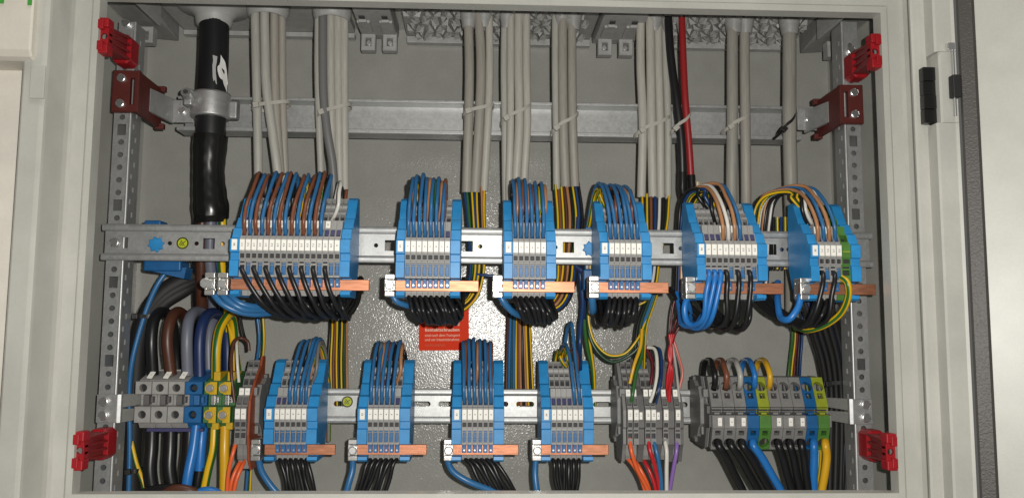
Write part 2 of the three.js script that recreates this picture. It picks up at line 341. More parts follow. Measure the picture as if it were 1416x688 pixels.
// black-ringed yellow earth marks printed on discs
const pe = (() => {
  const c = document.createElement('canvas'); c.width = c.height = 128; const g = c.getContext('2d');
  g.fillStyle = '#b9c21d'; g.fillRect(0, 0, 128, 128); g.strokeStyle = '#14140c'; g.lineWidth = 13; g.beginPath(); g.arc(64, 64, 56, 0, 7); g.stroke();
  g.lineWidth = 7; for (const [a, b, d, e] of [[64, 22, 64, 62], [26, 62, 102, 62], [38, 78, 90, 78], [50, 94, 78, 94]]) { g.beginPath(); g.moveTo(a, b); g.lineTo(d, e); g.stroke(); }
  const t = new THREE.CanvasTexture(c); t.colorSpace = THREE.SRGBColorSpace; return t;
})();
const peMat = std(C(1, 1, 1), 0.5, { map: pe });
function earthMark(u, v, z, label) {
  const [x, y] = spot(u, v, z), g = new THREE.CylinderGeometry(5.8, 5.8, 0.5, 28).rotateX(Math.PI / 2).rotateZ(0.6).translate(x, y, z);
  single('earth_mark', g, peMat, label, 'earth mark', 'round earth symbol stickers', true);
}
earthMark(252, 336, 143.5, 'round yellow earth symbol sticker on the upper mounting rail');
earthMark(480, 555, 71.6, 'round yellow earth symbol sticker on the lower mounting rail');
// top C-rail holding the cables
{
  const t = thing('cable_support_rail', 'zinc C-shaped rail across the top to which the cables are tied', 'rail');
  const x0 = -316, x1 = 346, ya = 207.5, yb = 244;
  part('web', alongZ(rect(x0, x1, ya, yb), 62, 63.5, []), M.zinc, t);
  part('flange', bx(x0, x1, yb - 1.5, yb, 63.7, 86), M.zinc, t); part('flange', bx(x0, x1, ya, ya + 1.5, 63.7, 86), M.zinc, t);
  part('lip', bx(x0, x1, yb - 3.2, yb, 86.2, 88, 0.6), M.zinc, t); part('lip', bx(x0, x1, ya, ya + 4.2, 86.2, 88, 0.6), M.zinc, t);
  for (const [u, v] of [[252, 154], [1118, 165]]) { const [x, y] = spot(u, v, 89); part('fixing_plate', bx(x - 12, x + 12, y - 12, y + 12, 88.2, 90, 0.6), M.zinc, t); part('screw', screwGeo(x, y, 90, 4), M.steel, t); }
}
// red-brown insulating brackets
for (const s of [-1, 1]) {
  const t = thing('rail_bracket', (s < 0 ? 'left' : 'right') + ' red-brown insulating bracket joining the cable rail to the upright', 'bracket', 'red-brown rail brackets');
  const P = s < 0 ? [[156, 97], [190, 155], 169, [[168, 108], [166, 143]]] : [[1161, 117], [1195, 171], 1180, [[1181, 128], [1182, 158]]];
  const a = spot(...P[0], 146), b = spot(...P[1], 146), xa = Math.min(a[0], b[0]), xb = Math.max(a[0], b[0]), yb = Math.max(a[1], b[1]), ya = Math.min(a[1], b[1]);
  const sx = s < 0 ? xb - 8 : xa + 8;
  part('front_plate', alongZ(rect(xa, xb, ya, yb), 140.4, 147, [{ x: sx - s * 1.5, y: (ya + yb) / 2, w: 4, h: 26 }], 0.8), M.brown, t);
  const xi = s < 0 ? xb : xa, q = -s;
  part('arm', [hull([[xi - q * 4, yb, 146], [xi - q * 4, ya, 146], [xi - q * 1, yb, 146], [xi - q * 1, ya, 146], [xi + q * 2, yb - 3, 92], [xi + q * 2, ya - 2, 92], [xi - q * 2, yb - 3, 92], [xi - q * 2, ya - 2, 92]]),
    bx(Math.min(xi - q * 3, xi + q * 6), Math.max(xi - q * 3, xi + q * 6), yb - 6, yb, 90, 96, 0.8), bx(Math.min(xi - q * 3, xi + q * 6), Math.max(xi - q * 3, xi + q * 6), ya - 4, ya + 2, 90, 96, 0.8)], M.brown, t);
  P[3].forEach(([u, v]) => { const [x, y] = spot(u, v, 148); part('screw', screwGeo(x, y, 147.1, 4.3), M.steel, t); });
  part('rail_tongue', [hull([[xi - q * 2, yb - 10, 120], [xi - q * 2, ya + 8, 120], [xi + q * 1, yb - 10, 120], [xi + q * 1, ya + 8, 120], [xi + q * 14, yb - 12, 88], [xi + q * 14, ya + 4, 88], [xi + q * 11, yb - 12, 88], [xi + q * 11, ya + 4, 88]])], M.zinc, t);
}
// red cover holders reaching from the uprights to the frame lip
function coverHolder(P, s, up, label) {
  const t = thing('cover_holder', label, 'holder', 'red plastic cover holders');
  const z = 236, [x0] = spot(P.x0, P.v0, z), [x1] = spot(P.x1, P.v0, z), [, yt] = spot(P.x0, P.v0, z), [, yb] = spot(P.x0, P.v1, z);
  const xa = Math.min(x0, x1), xb = Math.max(x0, x1), cx = (xa + xb) / 2, cy = (yt + yb) / 2, H = yt - yb, hh = H * 0.24;
  part('clip_head', [alongZ(rect(xa + 1, xb - 1, yb + hh, yt - hh), z - 3, z, [{ x: cx - s * 1.6, y: cy, r: 2.6 }], 0.4), bx(xa, xb, yt - hh - 0.8, yt, z - 9, z + 3, 1.2), bx(xa, xb, yb, yb + hh + 0.8, z - 9, z + 3, 1.2),
    bx(cx - 2.5, cx + 2.5, yt - hh - 3, yt - 2, z - 4, z + 4.5, 0.8), bx(cx - 2.5, cx + 2.5, yb + 2, yb + hh + 3, z - 4, z + 4.5, 0.8)], M.red, t);
  const m = up, xi = s < 0 ? xb : xa, q = -s;
  const foot = spot(P.fx, P.fv, 142), fy0 = spot(P.fx, P.fv1, 142)[1], fy1 = spot(P.fx, P.fv0, 142)[1], fx0 = foot[0] - 9, fx1 = foot[0] + 9;
  part('foot', alongZ([[fx0, fy0 + 4], [fx0 + 4, fy0], [fx1 - 4, fy0], [fx1, fy0 + 4], [fx1, fy1 - 4], [fx1 - 4, fy1], [fx0 + 4, fy1], [fx0, fy1 - 4]], 140.4, 160, [], 1.2), M.red, t);
  const ay = (fy0 + fy1) / 2, a = [xi - q * 6, cy + 7], pts = [];
  const seg = (dy0, dy1, w) => hull([[xi - q * 1.5, cy + dy0, z - 2], [xi - q * 1.5, cy + dy1, z - 2], [xi - q * 1.5, cy + dy0, z - 9], [xi - q * 1.5, cy + dy1, z - 9],
    [foot[0] - w, ay + dy0 * 1.25, 158], [foot[0] - w, ay + dy1 * 1.25, 158], [foot[0] + w, ay + dy0 * 1.25, 158], [foot[0] + w, ay + dy1 * 1.25, 158]]);
  part('arm', [seg(-9, 9, 5)], M.red, t);
  for (const d of [-8, -2.5, 3, 8.5]) part('rib', [seg(d - 0.9, d + 0.9, 8.2)], M.red, t);
}
coverHolder({ x0: 132, x1: 152, v0: 25, v1: 74, fx: 178, fv: 74, fv0: 56, fv1: 95 }, -1, 1, 'red plastic cover holder at the top left of the frame opening');
coverHolder({ x0: 1203, x1: 1222, v0: 47, v1: 94, fx: 1180, fv: 92, fv0: 76, fv1: 114 }, 1, 1, 'red plastic cover holder at the top right of the frame opening');
coverHolder({ x0: 98, x1: 118, v0: 596, v1: 650, fx: 147, fv: 606, fv0: 590, fv1: 632 }, -1, -1, 'red plastic cover holder at the bottom left of the frame opening');
coverHolder({ x0: 1224, x1: 1244, v0: 599, v1: 650, fx: 1200, fv: 604, fv0: 592, fv1: 634 }, 1, -1, 'red plastic cover holder at the bottom right of the frame opening');
// angled end brackets of the lower rail, screwed to the uprights
for (const s of [-1, 1]) {
  const t = thing('rail_end_bracket', (s < 0 ? 'left' : 'right') + ' angled steel bracket carrying the lower rail on the upright', 'bracket', 'lower rail end brackets');
  const ux = s < 0 ? UL : UR, q = -s, ya = spot(160, s < 0 ? 584 : 584, 141)[1], yb = spot(160, s < 0 ? 545 : 548, 141)[1];
  const X = (a, b) => [Math.min(ux + q * a, ux + q * b), Math.max(ux + q * a, ux + q * b)];
  part('screw_flange', bx(...X(-8.5, 11), ya, yb, 140.3, 142.4, 0.5), M.zinc, t);
  part('shoulder', alongY([[ux + q * 11, 142.4], [ux + q * 13.6, 141], [ux + q * 14.2, 138], [ux + q * 12.4, 137], [ux + q * 11, 140.3]].map((p) => p), ya, yb), M.zinc, t);
  const w0 = ux + q * 12.4, g = (y0, y1) => hull([[w0, y0, 138], [w0 + q * 1.6, y0, 138], [w0, y1, 138], [w0 + q * 1.6, y1, 138], [w0 + q * 17, y0 + 2, 106], [w0 + q * 18.6, y0 + 2, 106], [w0 + q * 17, y1 - 1, 106], [w0 + q * 18.6, y1 - 1, 106]]);
  const ym = (ya + yb) / 2;
  part('wing', g(ya, ym - 0.8), M.satin, t); part('wing', g(ym + 0.8, yb), M.satin, t);
  for (const v of (s < 0 ? [555, 574] : [556, 575])) { const y = spot(160, v, 143)[1]; part('screw', screwGeo(ux - q * 1, y, 142.5, 4.6, rnd()), M.steel, t); }
}

// ---------------------------------------------------------------- top entry: gland plates, membranes, clamps
{
  const t = thing('gland_plate', 'pale grey flange plate with sleeves above the left-hand cables', 'gland plate');
  const x0 = spot(232, 20, 60)[0], x1 = spot(482, 20, 60)[0];
  part('plate', bx(x0, x1, 343, 351.5, 12, 190, 1), M.lightPlastic, t); part('rear_lip', bx(x0, x1, 337, 342.8, 3, 14, 1), M.lightPlastic, t);
  const lathe = (pr, u, z, v = 20) => { const [x] = spot(u, v, z); return new THREE.LatheGeometry(pr.map((p) => new THREE.Vector2(...p)), 40).translate(x, 0, z); };
  part('main_gland', lathe([[15.5, 316], [18, 318], [19, 325], [23, 330], [30, 334], [36, 335], [39, 338], [39, 344], [16, 344]].reverse(), 296, 95), M.lightPlastic, t);
  part('sleeve', lathe([[18, 328], [20, 329], [22, 334], [23, 343.5], [17, 343.5]].reverse(), 370, 92), M.lightPlastic, t);
  part('sleeve', lathe([[16, 327], [18.5, 328], [20.5, 334], [21, 343.5], [15, 343.5]].reverse(), 459, 92), M.lightPlastic, t);
}
function membrane(u0, u1, label, cones) {
  const t = thing('cable_entry_membrane', label, 'entry membrane', 'rubber cable entry membranes');
  const x0 = spot(u0, 30, 70)[0], x1 = spot(u1, 30, 70)[0];
  part('membrane_plate', bx(x0, x1, 341, 351.5, 12, 190, 1), M.membrane, t);
  part('rear_lip', bx(x0, x1, 333, 340.8, 3, 13, 1), M.lightPlastic, t);
  const ribs = [];
  for (let x = x0 + 12; x < x1 - 6; x += 22) for (let z = 22; z < 175; z += 21) {     // star-shaped tear-out cells: pyramids with raised seams
    const cx = x + jit(1) + (Math.round(z / 19) % 2) * 8, n = 5 + Math.floor(rnd() * 2), R = 10.6, a0 = rnd() * 6, h = 336 + jit(1.5);
    if (cx > x1 - 8) continue;
    for (let k = 0; k < n; k++) { const a = a0 + k / n * 6.283, b = a0 + (k + 0.62) / n * 6.283;
      ribs.push(hull([[cx + Math.cos(a) * 2, h, z + Math.sin(a) * 2], [cx + Math.cos(b) * 1.6, h + 1, z + Math.sin(b) * 1.6], [cx + Math.cos(a) * R, 341.5, z + Math.sin(a) * R], [cx + Math.cos(b) * R, 341.5, z + Math.sin(b) * R], [cx + Math.cos((a + b) / 2) * R * 0.8, h - 0.5, z + Math.sin((a + b) / 2) * R * 0.8]])); }
  }
  const rb = part('seam_ridges', ribs, M.membrane, t); rb.userData.kind = 'stuff';
  cones.forEach(([u, r]) => { const [x] = spot(u, 28, 88); part('cone', new THREE.LatheGeometry([[r, 323], [r + 0.6, 323.5], [r + 2, 331], [r + 4, 341]].reverse().map((p) => new THREE.Vector2(...p)), 20).translate(x, 0, 88), M.membrane, t); });
}
membrane(556, 826, 'grey rubber entry membrane with star cells, above the three middle cable bundles', [[648, 6.2], [669, 6], [701, 5], [719, 5], [777, 6], [793, 6]]);
membrane(892, 1118, 'grey rubber entry membrane with star cells, above the red cable', [[905, 6], [923, 3.6], [943, 3.6], [1015, 7], [1031, 6], [1092, 8]]);
function flangeClamp(u0, u1, label) {
  const t = thing('flange_clamp', label, 'clamp', 'grey flange clamps with two screw tabs');
  const x0 = spot(u0, 30, 60)[0], x1 = spot(u1, 30, 60)[0], cx = (x0 + x1) / 2;
  part('body', alongX([[334, 20], [345, 12], [351.5, 12], [351.5, 150], [336, 150], [331, 144], [331, 40]].map(([y, z]) => [y, z > 100 ? z - 32 : z]), x0, x1, 0.8), M.lightPlastic, t);
  part('front_edge', bx(x0 + 2, x1 - 2, 330.5, 338, 119, 124, 0.8), M.lightPlastic, t);
  for (const s of [-1, 1]) {
    part('tongue', [bx(cx + s * 12 - 7, cx + s * 12 + 7, 328.5, 331.5, 52, 84, 0.6), bx(cx + s * 12 - 4, cx + s * 12 + 4, 327, 330, 84, 90, 0.5)], M.lightPlastic, t); part('latch_hole_shade', bx(cx + s * 12 - 3, cx + s * 12 + 3, 329.6, 331.5, 92, 98), M.cavityShade, t);  // latch opening is a dark box, its shade painted by colour
    const tb = part('screw_tab', alongZ(rect(cx + s * 12 - 8, cx + s * 12 + 8, 313, 334), 30, 42, [{ x: cx + s * 12, y: 323, w: 6, h: 9 }], 1), M.lightPlastic, t);
    part('screw', screwGeo(cx + s * 12, 323, 34, 3, rnd()), M.steel, tb);
  }
}
flangeClamp(497, 546, 'grey flange clamp with two screws, left of the membrane plates');
flangeClamp(826, 884, 'grey flange clamp with two screws, between the two membrane plates');
for (const s of [-1, 1]) {
  const t = thing('corner_bracket', (s < 0 ? 'left' : 'right') + ' grey plastic corner bracket under the roof, above the upright', 'bracket', 'grey corner brackets');
  const xo = s < 0 ? WL + 1 : WR - 1, xi = s < 0 ? spot(238, 40, 40)[0] : spot(1116, 55, 40)[0], X = (a, b) => [Math.min(a, b), Math.max(a, b)];
  part('body', hull([[xo, 351, 20], [xo, 351, 215], [xi, 351, 20], [xi - s * 2, 351, 215], [xo, 330, 20], [xo, 338, 215], [xi, 327, 20], [xi + s * 8, 338, 215]]), M.greyPlastic, t);
  const fx = s < 0 ? UL : UR;
  part('rib', bx(...X(fx - s * 10, fx - s * 13), 318, 340, 90, 200, 0.6), M.lightPlastic, t);
  part('latch', bx(...X(fx + s * 3, fx - s * 15), 325, 331.5, 205, 214, 0.8), M.lightPlastic, t);
  const [tx, ty] = s < 0 ? spot(203, 51, 60) : spot(1152, 71, 60);
  const tb = part('screw_tab', alongZ(rect(tx - 8, tx + 8, ty - 8, ty + 10), 52, 66, [{ x: tx, y: ty, w: 6, h: 9 }], 1), M.lightPlastic, t);
  part('screw', screwGeo(tx, ty, 57, 3), M.steel, tb);
}

// ---------------------------------------------------------------- rail terminals
// side profile of an installation terminal, (y, z) in mm from the centre of its front marker, front edge from top to bottom
const FRONT = [[49, -43], [41, -37], [38.5, -37], [38.5, -33], [33.5, -30], [33.5, -27.5], [24, -23], [24, -12], [16.5, -10.5], [16.5, -8], [6.8, -2.5], [6.2, 0], [-5.8, 0], [-6.3, -0.6], [-12.5, -0.6], [-12.8, -2.2], [-28, -1.2], [-28.5, -8], [-30, -13.6], [-40, -13.8], [-44, -15]];
const BACK = [[-44, -40], [-14, -52], [26, -52], [49, -50]];
function notched(cuts) {          // cuts: {segment index: [[t0, t1, depth], ...]}
  const out = [], floors = [];
  for (let i = 0; i < FRONT.length; i++) {
    out.push(FRONT[i]);
    if (!cuts[i]) continue;
    const a = FRONT[i], b = FRONT[i + 1], d = [b[0] - a[0], b[1] - a[1]], l = Math.hypot(...d); let n = [d[1] / l, -d[0] / l]; if (n[1] > 0) n = [-n[0], -n[1]];
    for (const [t0, t1, dp] of cuts[i]) {
      const p = [a[0] + d[0] * t0, a[1] + d[1] * t0], q = [a[0] + d[0] * t1, a[1] + d[1] * t1], pi = [p[0] + n[0] * dp, p[1] + n[1] * dp], qi = [q[0] + n[0] * dp, q[1] + n[1] * dp];
      out.push(p, pi, qi, q); floors.push([pi, qi, [qi[0] - n[0] * 1.2, qi[1] - n[1] * 1.2], [pi[0] - n[0] * 1.2, pi[1] - n[1] * 1.2]]);
    }
  }
  return { poly: [...out, ...BACK], floors };
}
const CUT = { 0: [[0.2, 0.8, 6]], 3: [[0.2, 0.8, 5]], 5: [[0.2, 0.82, 6]], 9: [[0.12, 0.8, 7]], 13: [[0.15, 0.85, 4]] };
const lower = { slot: { 15: [[0.1, 0.9, 3.2]] }, hole: { 15: [[0.08, 0.2, 2], [0.3, 0.62, 6]] } };
const PITCH0 = 5.2, TG = {};
for (const k of ['slot', 'hole']) {
  const { poly, floors } = notched({ ...CUT, ...lower[k] });
  const outer = [...FRONT, ...BACK], h = PITCH0 / 2 - 0.12;
  const fl = k === 'slot' ? floors.slice(0, -1) : floors;
  TG[k] = { body: fuse([alongX(outer, -h, -h + 0.5), alongX(poly, -h + 0.5, h - 0.5), alongX(outer, h - 0.5, h)]), cavityShade: fuse(fl.map((f) => alongX(f, -h + 0.52, h - 0.52))) };  // floors get dark contact pads whose colour paints the shade in the openings
}
const GV = fuse([hull([[-1.6, 15.2, -10], [1.6, 15.2, -10], [-1.6, 9.2, -7], [1.6, 9.2, -7], [-1.6, 15, -7.6], [1.6, 15, -7.6], [-1.6, 9.5, -4.6], [1.6, 9.5, -4.6]])]);
const GS = fuse([bx(-1.5, 1.5, -26, -17.5, -4.6, -2.2, 0.3), bx(-1.7, 1.7, -24, -22, -3, -1.2, 0.2), bx(-1.5, 1.5, -16.8, -15.4, -4.6, -3, 0.2)]);
const GT = fuse([bx(-2.05, 2.05, -36.5, -28.9, -12, -6.4, 0.4), bx(-1.3, 1.3, -30.5, -28.6, -8, -4.5, 0.3)]);
const GD = fuse([cyl(0, -34, -6.5, -6.0, 1.05, 0.9, 10)]);
// print of the markers: an atlas of rotated characters
const ATL = ['1.1', '1.2', '2.1', '2.2', '3.1', '3.2', '4.1', '4.2', '5.1', '5.2', '6.1', '6.2', '7.1', '7.2', '8.1', '8.2', '9', '1', '2', '3', '4', '5', '6', '7', '8', 'X1', 'X2', 'X3', 'X4', 'X5', 'X6', 'X7'];
const atlas = (() => {
  const c = document.createElement('canvas'); c.width = 2048; c.height = 128; const g = c.getContext('2d');
  g.fillStyle = '#f3f1ea'; g.fillRect(0, 0, 2048, 128); g.fillStyle = '#26262a'; g.font = 'bold 30px sans-serif'; g.textAlign = 'center'; g.textBaseline = 'middle';
  ATL.forEach((s, i) => { g.save(); g.translate(i * 64 + 32, 64); g.rotate(-Math.PI / 2); g.fillText(s, 0, 0); g.restore(); });
  const t = new THREE.CanvasTexture(c); t.colorSpace = THREE.SRGBColorSpace; return t;
})();
const markMat = std(C(1, 1, 0.98), 0.45, { map: atlas });
const markGeo = {};
function markerGeo(k, w, h) {       // a thin snap-in tag, print on its front
  const key = k + '/' + w + '/' + h; if (markGeo[key]) return markGeo[key];
  const g = new RoundedBoxGeometry(w, h, 0.9, 1, 0.25), p = g.attributes.position, uv = g.attributes.uv;
  for (let i = 0; i < p.count; i++) uv.setXY(i, (k + Math.max(0.04, Math.min(0.96, p.getX(i) / w + 0.5))) / 32, Math.max(0.03, Math.min(0.97, p.getY(i) / h + 0.5)));
  return (markGeo[key] = fuse(g, true));
}
const put = (g, name, mat, parent, x, y, z) => { const m = place(g, name, mat, parent, false); m.position.set(x / 1000, y / 1000, z / 1000); return m; };
// blue end pieces that carry the copper bar in front of the terminals
const CARRIER = [[50, -44], [47, -38], [28, -26], [27, -21.5], [17.5, -14], [16, -8.5], [7, -4], [5.5, 1], [-6, 1], [-7, -1.5], [-13, -1.5], [-14, 0.8], [-27.5, 0.8], [-28.4, -14], [-40, -14], [-40, -5], [-43, -4.4], [-45, -8], [-45, -40], [-14, -54], [26, -54], [50, -52]];
const BARY = -34.2;
function strip(o) {
  const t = thing('terminal_strip', o.label, 'terminal strip', o.group, [o.x0, o.y, o.z]);
  const p = (o.x1 - o.x0) / o.n, sx = p / PITCH0;
  for (let i = 0; i < o.n; i++) {
    const kind = o.kinds ? (o.kinds[i] === 's' ? 'slot' : 'hole') : 'slot', x = (i + 0.5) * p + (o.gaps ? o.gaps[i] : 0);
    const b = put(TG[kind].body, 'terminal', o.mat || M.grey, t, x, 0, 0); b.scale.x = sx;
    put(TG[kind].cavityShade, 'socket_shade', M.cavityShade, b, 0, 0, 0);
    put(GV, 'push_button', o.carriers === false ? M.darkGrey : M.violet, b, 0, 0, 0);
    if (kind === 'slot' && o.carriers !== false) put(GS, 'disconnect_slider', M.slider, b, 0, 0, 0);
    if (o.carriers !== false && (kind === 'slot')) { put(GT, 'bar_tab', M.slider, b, 0, 0, 0); put(GD, 'tab_screw', M.nickel, b, 0, 0, 0); }
    put(markerGeo(o.marks(i), 4.4, 9.6), 'marker', markMat, b, 0, 0.2, 0.3);
    if (o.upperMarks && o.upperMarks(i)) { const m = put(markerGeo(o.marks(i), 4.2, 6.6), 'marker', markMat, b, 0, 20.2, -10.7); m.rotation.x = rad(-11); }
  }
  if (o.carriers !== false) {
    part('bar_carrier', alongX(CARRIER, -(o.lw || 8), -0.15, 0.35), M.blue, t);
    part('bar_carrier', alongX(CARRIER, o.x1 - o.x0 + (o.extra || 0) + 0.15, o.x1 - o.x0 + (o.extra || 0) + (o.rw || 9), 0.35), M.blue, t);
    put(markerGeo(o.end, 4.8, 9.6), 'strip_tag', markMat, t, -(o.lw || 8) / 2, 0.2, 1.2);
  }
  return t;
}
const stripGroup = 'blue-ended terminal strips';
const S = {
  A: { x0: -211.7, x1: -123.2, n: 17, row: 1, kinds: 'hshshshshshshshss', marks: (i) => i % 17, end: 28, lw: 8, rw: 9, upperMarks: (i) => i < 15 && i % 2 === 0, who: 'the widest strip', label: 'widest blue-ended terminal strip, seventeen terminals, left on the upper rail' },
  B: { x0: -65.8, x1: -25.5, n: 8, row: 1, marks: (i) => 17 + i, end: 25, who: 'the strip above the red sticker', label: 'blue-ended eight-way terminal strip on the upper rail, above the red sticker' },
  C: { x0: 30.5, x1: 60.5, n: 6, row: 1, marks: (i) => 17 + i, end: 26, who: 'the third upper strip', label: 'blue-ended six-way terminal strip, third from left on the upper rail' },
  D: { x0: 117.1, x1: 146.9, n: 6, row: 1, marks: (i) => 17 + i, end: 27, who: 'the fourth upper strip', label: 'blue-ended six-way terminal strip, fourth from left on the upper rail' },
  E: { x0: 205, x1: 252.5, n: 9, row: 1, kinds: 'hhhhshshs', marks: (i) => (i < 3 ? 17 + i : i - 3), end: 28, upperMarks: (i) => i === 3 || i === 5, who: 'the fifth upper strip', label: 'blue-ended nine-way terminal strip, fifth from left on the upper rail' },
  F: { x0: 309.2, x1: 330.4, n: 4, row: 1, kinds: 'hshs', marks: (i) => i, end: 29, extra: 8.2, upperMarks: (i) => i % 2 === 0, who: 'the rightmost upper strip', label: 'blue-ended four-way terminal strip with green earth terminal, rightmost on upper rail' },
  G: { x0: -191.4, x1: -161.1, n: 6, row: 2, marks: (i) => 17 + i, end: 25, lw: 9.5, rw: 10, who: 'the first lower strip', label: 'leftmost blue-ended terminal strip on the lower rail' },
  H: { x0: -103.9, x1: -73.5, n: 6, row: 2, marks: (i) => 17 + i, end: 26, lw: 9.5, rw: 10, who: 'the second lower strip', label: 'second blue-ended terminal strip from the left on the lower rail' },
  I: { x0: -14.6, x1: 15.9, n: 6, row: 2, marks: (i) => 17 + i, end: 27, lw: 9.5, rw: 10, who: 'the third lower strip', label: 'third blue-ended terminal strip from the left on the lower rail' },
  J: { x0: 71, x1: 102, n: 6, row: 2, marks: (i) => 17 + i, end: 28, lw: 9.5, rw: 10, who: 'the fourth lower strip', label: 'rightmost blue-ended terminal strip on the lower rail, mostly empty sockets' },
};
for (const k in S) { const s = S[k]; s.y = s.row === 1 ? 75.6 : -78; s.z = s.row === 1 ? 210 : 145; s.group = stripGroup; s.obj = strip(s); s.p = (s.x1 - s.x0) / s.n; }
// green earth terminal of the rightmost upper strip
{
  const t = S.F.obj, x = S.F.x1 - S.F.x0 + 0.3, { poly, floors } = notched({ ...CUT, ...lower.hole });
  const b = part('earth_terminal', [alongX([...FRONT, ...BACK], x, x + 0.7), alongX(poly, x + 0.7, x + 7), alongX([...FRONT, ...BACK], x + 7, x + 7.7)], M.leafGreen, t);
  part('socket_shade', floors.map((f) => alongX(f, x + 0.72, x + 6.9)), M.cavityShade, b);  // dark pads again, painting shade on the cavity floors
  part('yellow_bar', bx(x + 0.5, x + 7.2, -1.2, 0, 0.1, 0.8, 0.2), M.lime, b);
}
// copper bars and the clamps at their left ends
const bars = { A: [318, 510], B: [546, 662], C: [693, 795], D: [826, 925], E: [955, 1084], F: [1105, 1212], G: [365, 463], H: [492, 590], I: [620, 717], J: [743, 842] };
for (const k in bars) {
  const s = S[k], z = s.z - 10, v = s.row === 1 ? 396 : 622, x0 = spot(bars[k][0], v, z)[0], x1 = spot(bars[k][1], v, z)[0];
  single('copper_busbar', bx(x0, x1, s.y + BARY - 5, s.y + BARY + 5, z - 3, z, 0.6), M.copper, 'flat copper busbar along the bottom of ' + s.who, 'busbar', 'copper busbars');
}
function clamp(k, u, wide) {
  const s = S[k], z = s.z - 10, [x] = spot(u, s.row === 1 ? 396 : 622, z), y = s.y + BARY;
  const t = thing('busbar_clamp', (wide ? 'double ' : '') + 'plated screw clamp at the busbar\'s left end on ' + s.who, 'clamp', 'busbar clamps', [x, y, z]);
  const units = wide ? [-11.5, 0] : [0];
  units.forEach((d) => {
    const b = part('clamp_body', [bx(d - 4.6, d + 4.6, 5.2, 10, -12, 3.6, 0.9), bx(d - 4.6, d + 4.6, -10, -5.2, -12, 3.6, 0.9), bx(d - 4.6, d - 2.2, -5.4, 5.4, -12, 3.6, 0.6), bx(d - 3.2, d + 4.6, -4.8, 4.8, 0.2, 3.4, 0.5), bx(d - 5, d + 2, -9, 9, -13, -9, 1)], M.nickel, t);
    part('clamp_screw', screwGeo(d + 0.3, 0, 3.6, 4, rnd() * 2), M.steel, b);
  });
  if (wide) part('end_screw', screwGeo(-15, 0.5, 2, 4.6, 0.9), M.steel, t);
}
clamp('A', 309, true); for (const [k, u] of [['B', 539], ['C', 688], ['D', 821], ['E', 954], ['F', 1112], ['G', 354], ['H', 488], ['I', 620], ['J', 742]]) clamp(k, u, false);

// ---- grey strip K: six narrow terminals with dark partitions, lower rail
{
  const us = [868, 876.4, 892.7, 900.4, 917.6, 934.2], n = 6, X = us.map((u) => spot(u, 574, 145)[0]), p = 5.2;
  const o = { x0: X[0], x1: X[0] + n * p, n, y: -78, z: 145, mat: M.midGrey, carriers: false, kinds: 'hhhhhh', marks: (i) => i, gaps: X.map((x, i) => x - X[0] - i * p), upperMarks: () => true, group: 'grey terminal strips', label: 'small dark grey terminal strip with orange and violet wires, right half of the lower rail' };
  const t = strip(o);
  const PART = [[52, -46], [44, -38], [26, -24], [18, -11], [7, -5], [4, -3], [-12, -3], [-14, -5], [-28, -4.5], [-34, -9], [-46, -14], [-46, -40], [-14, -54], [52, -54]];
  X.forEach((x, i) => { const nx = i < 5 ? X[i + 1] : x + 9; if (nx - x > 6.5) part('partition', alongX(PART, x - X[0] + 5.35, Math.min(nx, x + 12) - X[0] - 0.2, 0.3), M.darkGrey, t); });
  [1, 3].forEach((i) => { const m = put(markerGeo(17 + i, 3, 7), 'marker', markMat, t, X[i] - X[0] + 7.5, -1, -2.2); });
  part('end_plate', alongX(PART.map(([y, z]) => [y, z - 2]), -3.4, -0.2, 0.3), M.midGrey, t);
}
// ---- grey double terminals M beside the earth terminals, with orange-brown partition plate
{
  const x0 = spot(324, 572, 145)[0], x1 = spot(340.4, 572, 145)[0];
  const t = strip({ x0, x1, n: 2, y: -78, z: 145, mat: M.midGrey, carriers: false, kinds: 'hh', marks: (i) => 17 + i, upperMarks: () => true, group: 'grey terminal strips', label: 'pair of narrow grey terminals beside the yellow earth terminals on the lower rail' });
  const w = x1 - x0;
  part('partition_plate', alongX([[53, -44], [44, -40], [30, -20], [12, -4], [-20, -2], [-44, -8], [-54, -16], [-54, -50], [53, -54]], w + 0.3, w + 2.6, 0.3), M.orangePlate, t);
  part('lower_socket_block', bx(0.3, w - 0.2, -53, -44.5, -34, -16, 0.6), M.midGrey, t);
}
// end stops clipped on the lower rail
function endStop(u0, u1, label, tag) {
  const x0 = spot(u0, 560, 118)[0], x1 = spot(u1, 560, 118)[0];
  const t = thing('end_stop', label, 'end stop', 'grey rail end stops', [x0, -76, 85]);
  const w = x1 - x0;
  part('body', alongX([[29, 0], [29, 16], [24, 24], [24, 33], [12, 40], [-12, 40], [-16, 34], [-26, 26], [-26, 18], [-30, 12], [-30, 0]], 0, w, 0.5), M.midGrey, t);
  part('screw_tower', bx(w * 0.15, w * 0.85, 14, 22, 36, 45, 0.8), M.midGrey, t); part('lower_tower', bx(w * 0.1, w * 0.9, -23, -15, 30, 38, 0.8), M.midGrey, t);
  part('rail_hook', bx(0.8, w - 0.8, -33, -27, 2, 14, 0.8), M.darkGrey, t); part('rail_hook', bx(0.8, w - 0.8, 26, 33, 2, 10, 0.8), M.darkGrey, t);
  if (tag) put(markerGeo(tag, 4, 9), 'marker', markMat, t, w / 2, 0, 40.3);
}
endStop(852, 867, 'grey end stop left of the small dark grey terminal strip', 25);
endStop(966, 985, 'grey end stop left of the wide terminal strip with black cables', 26);
endStop(348, 361, 'grey end stop beside the orange-brown partition plate', 0);

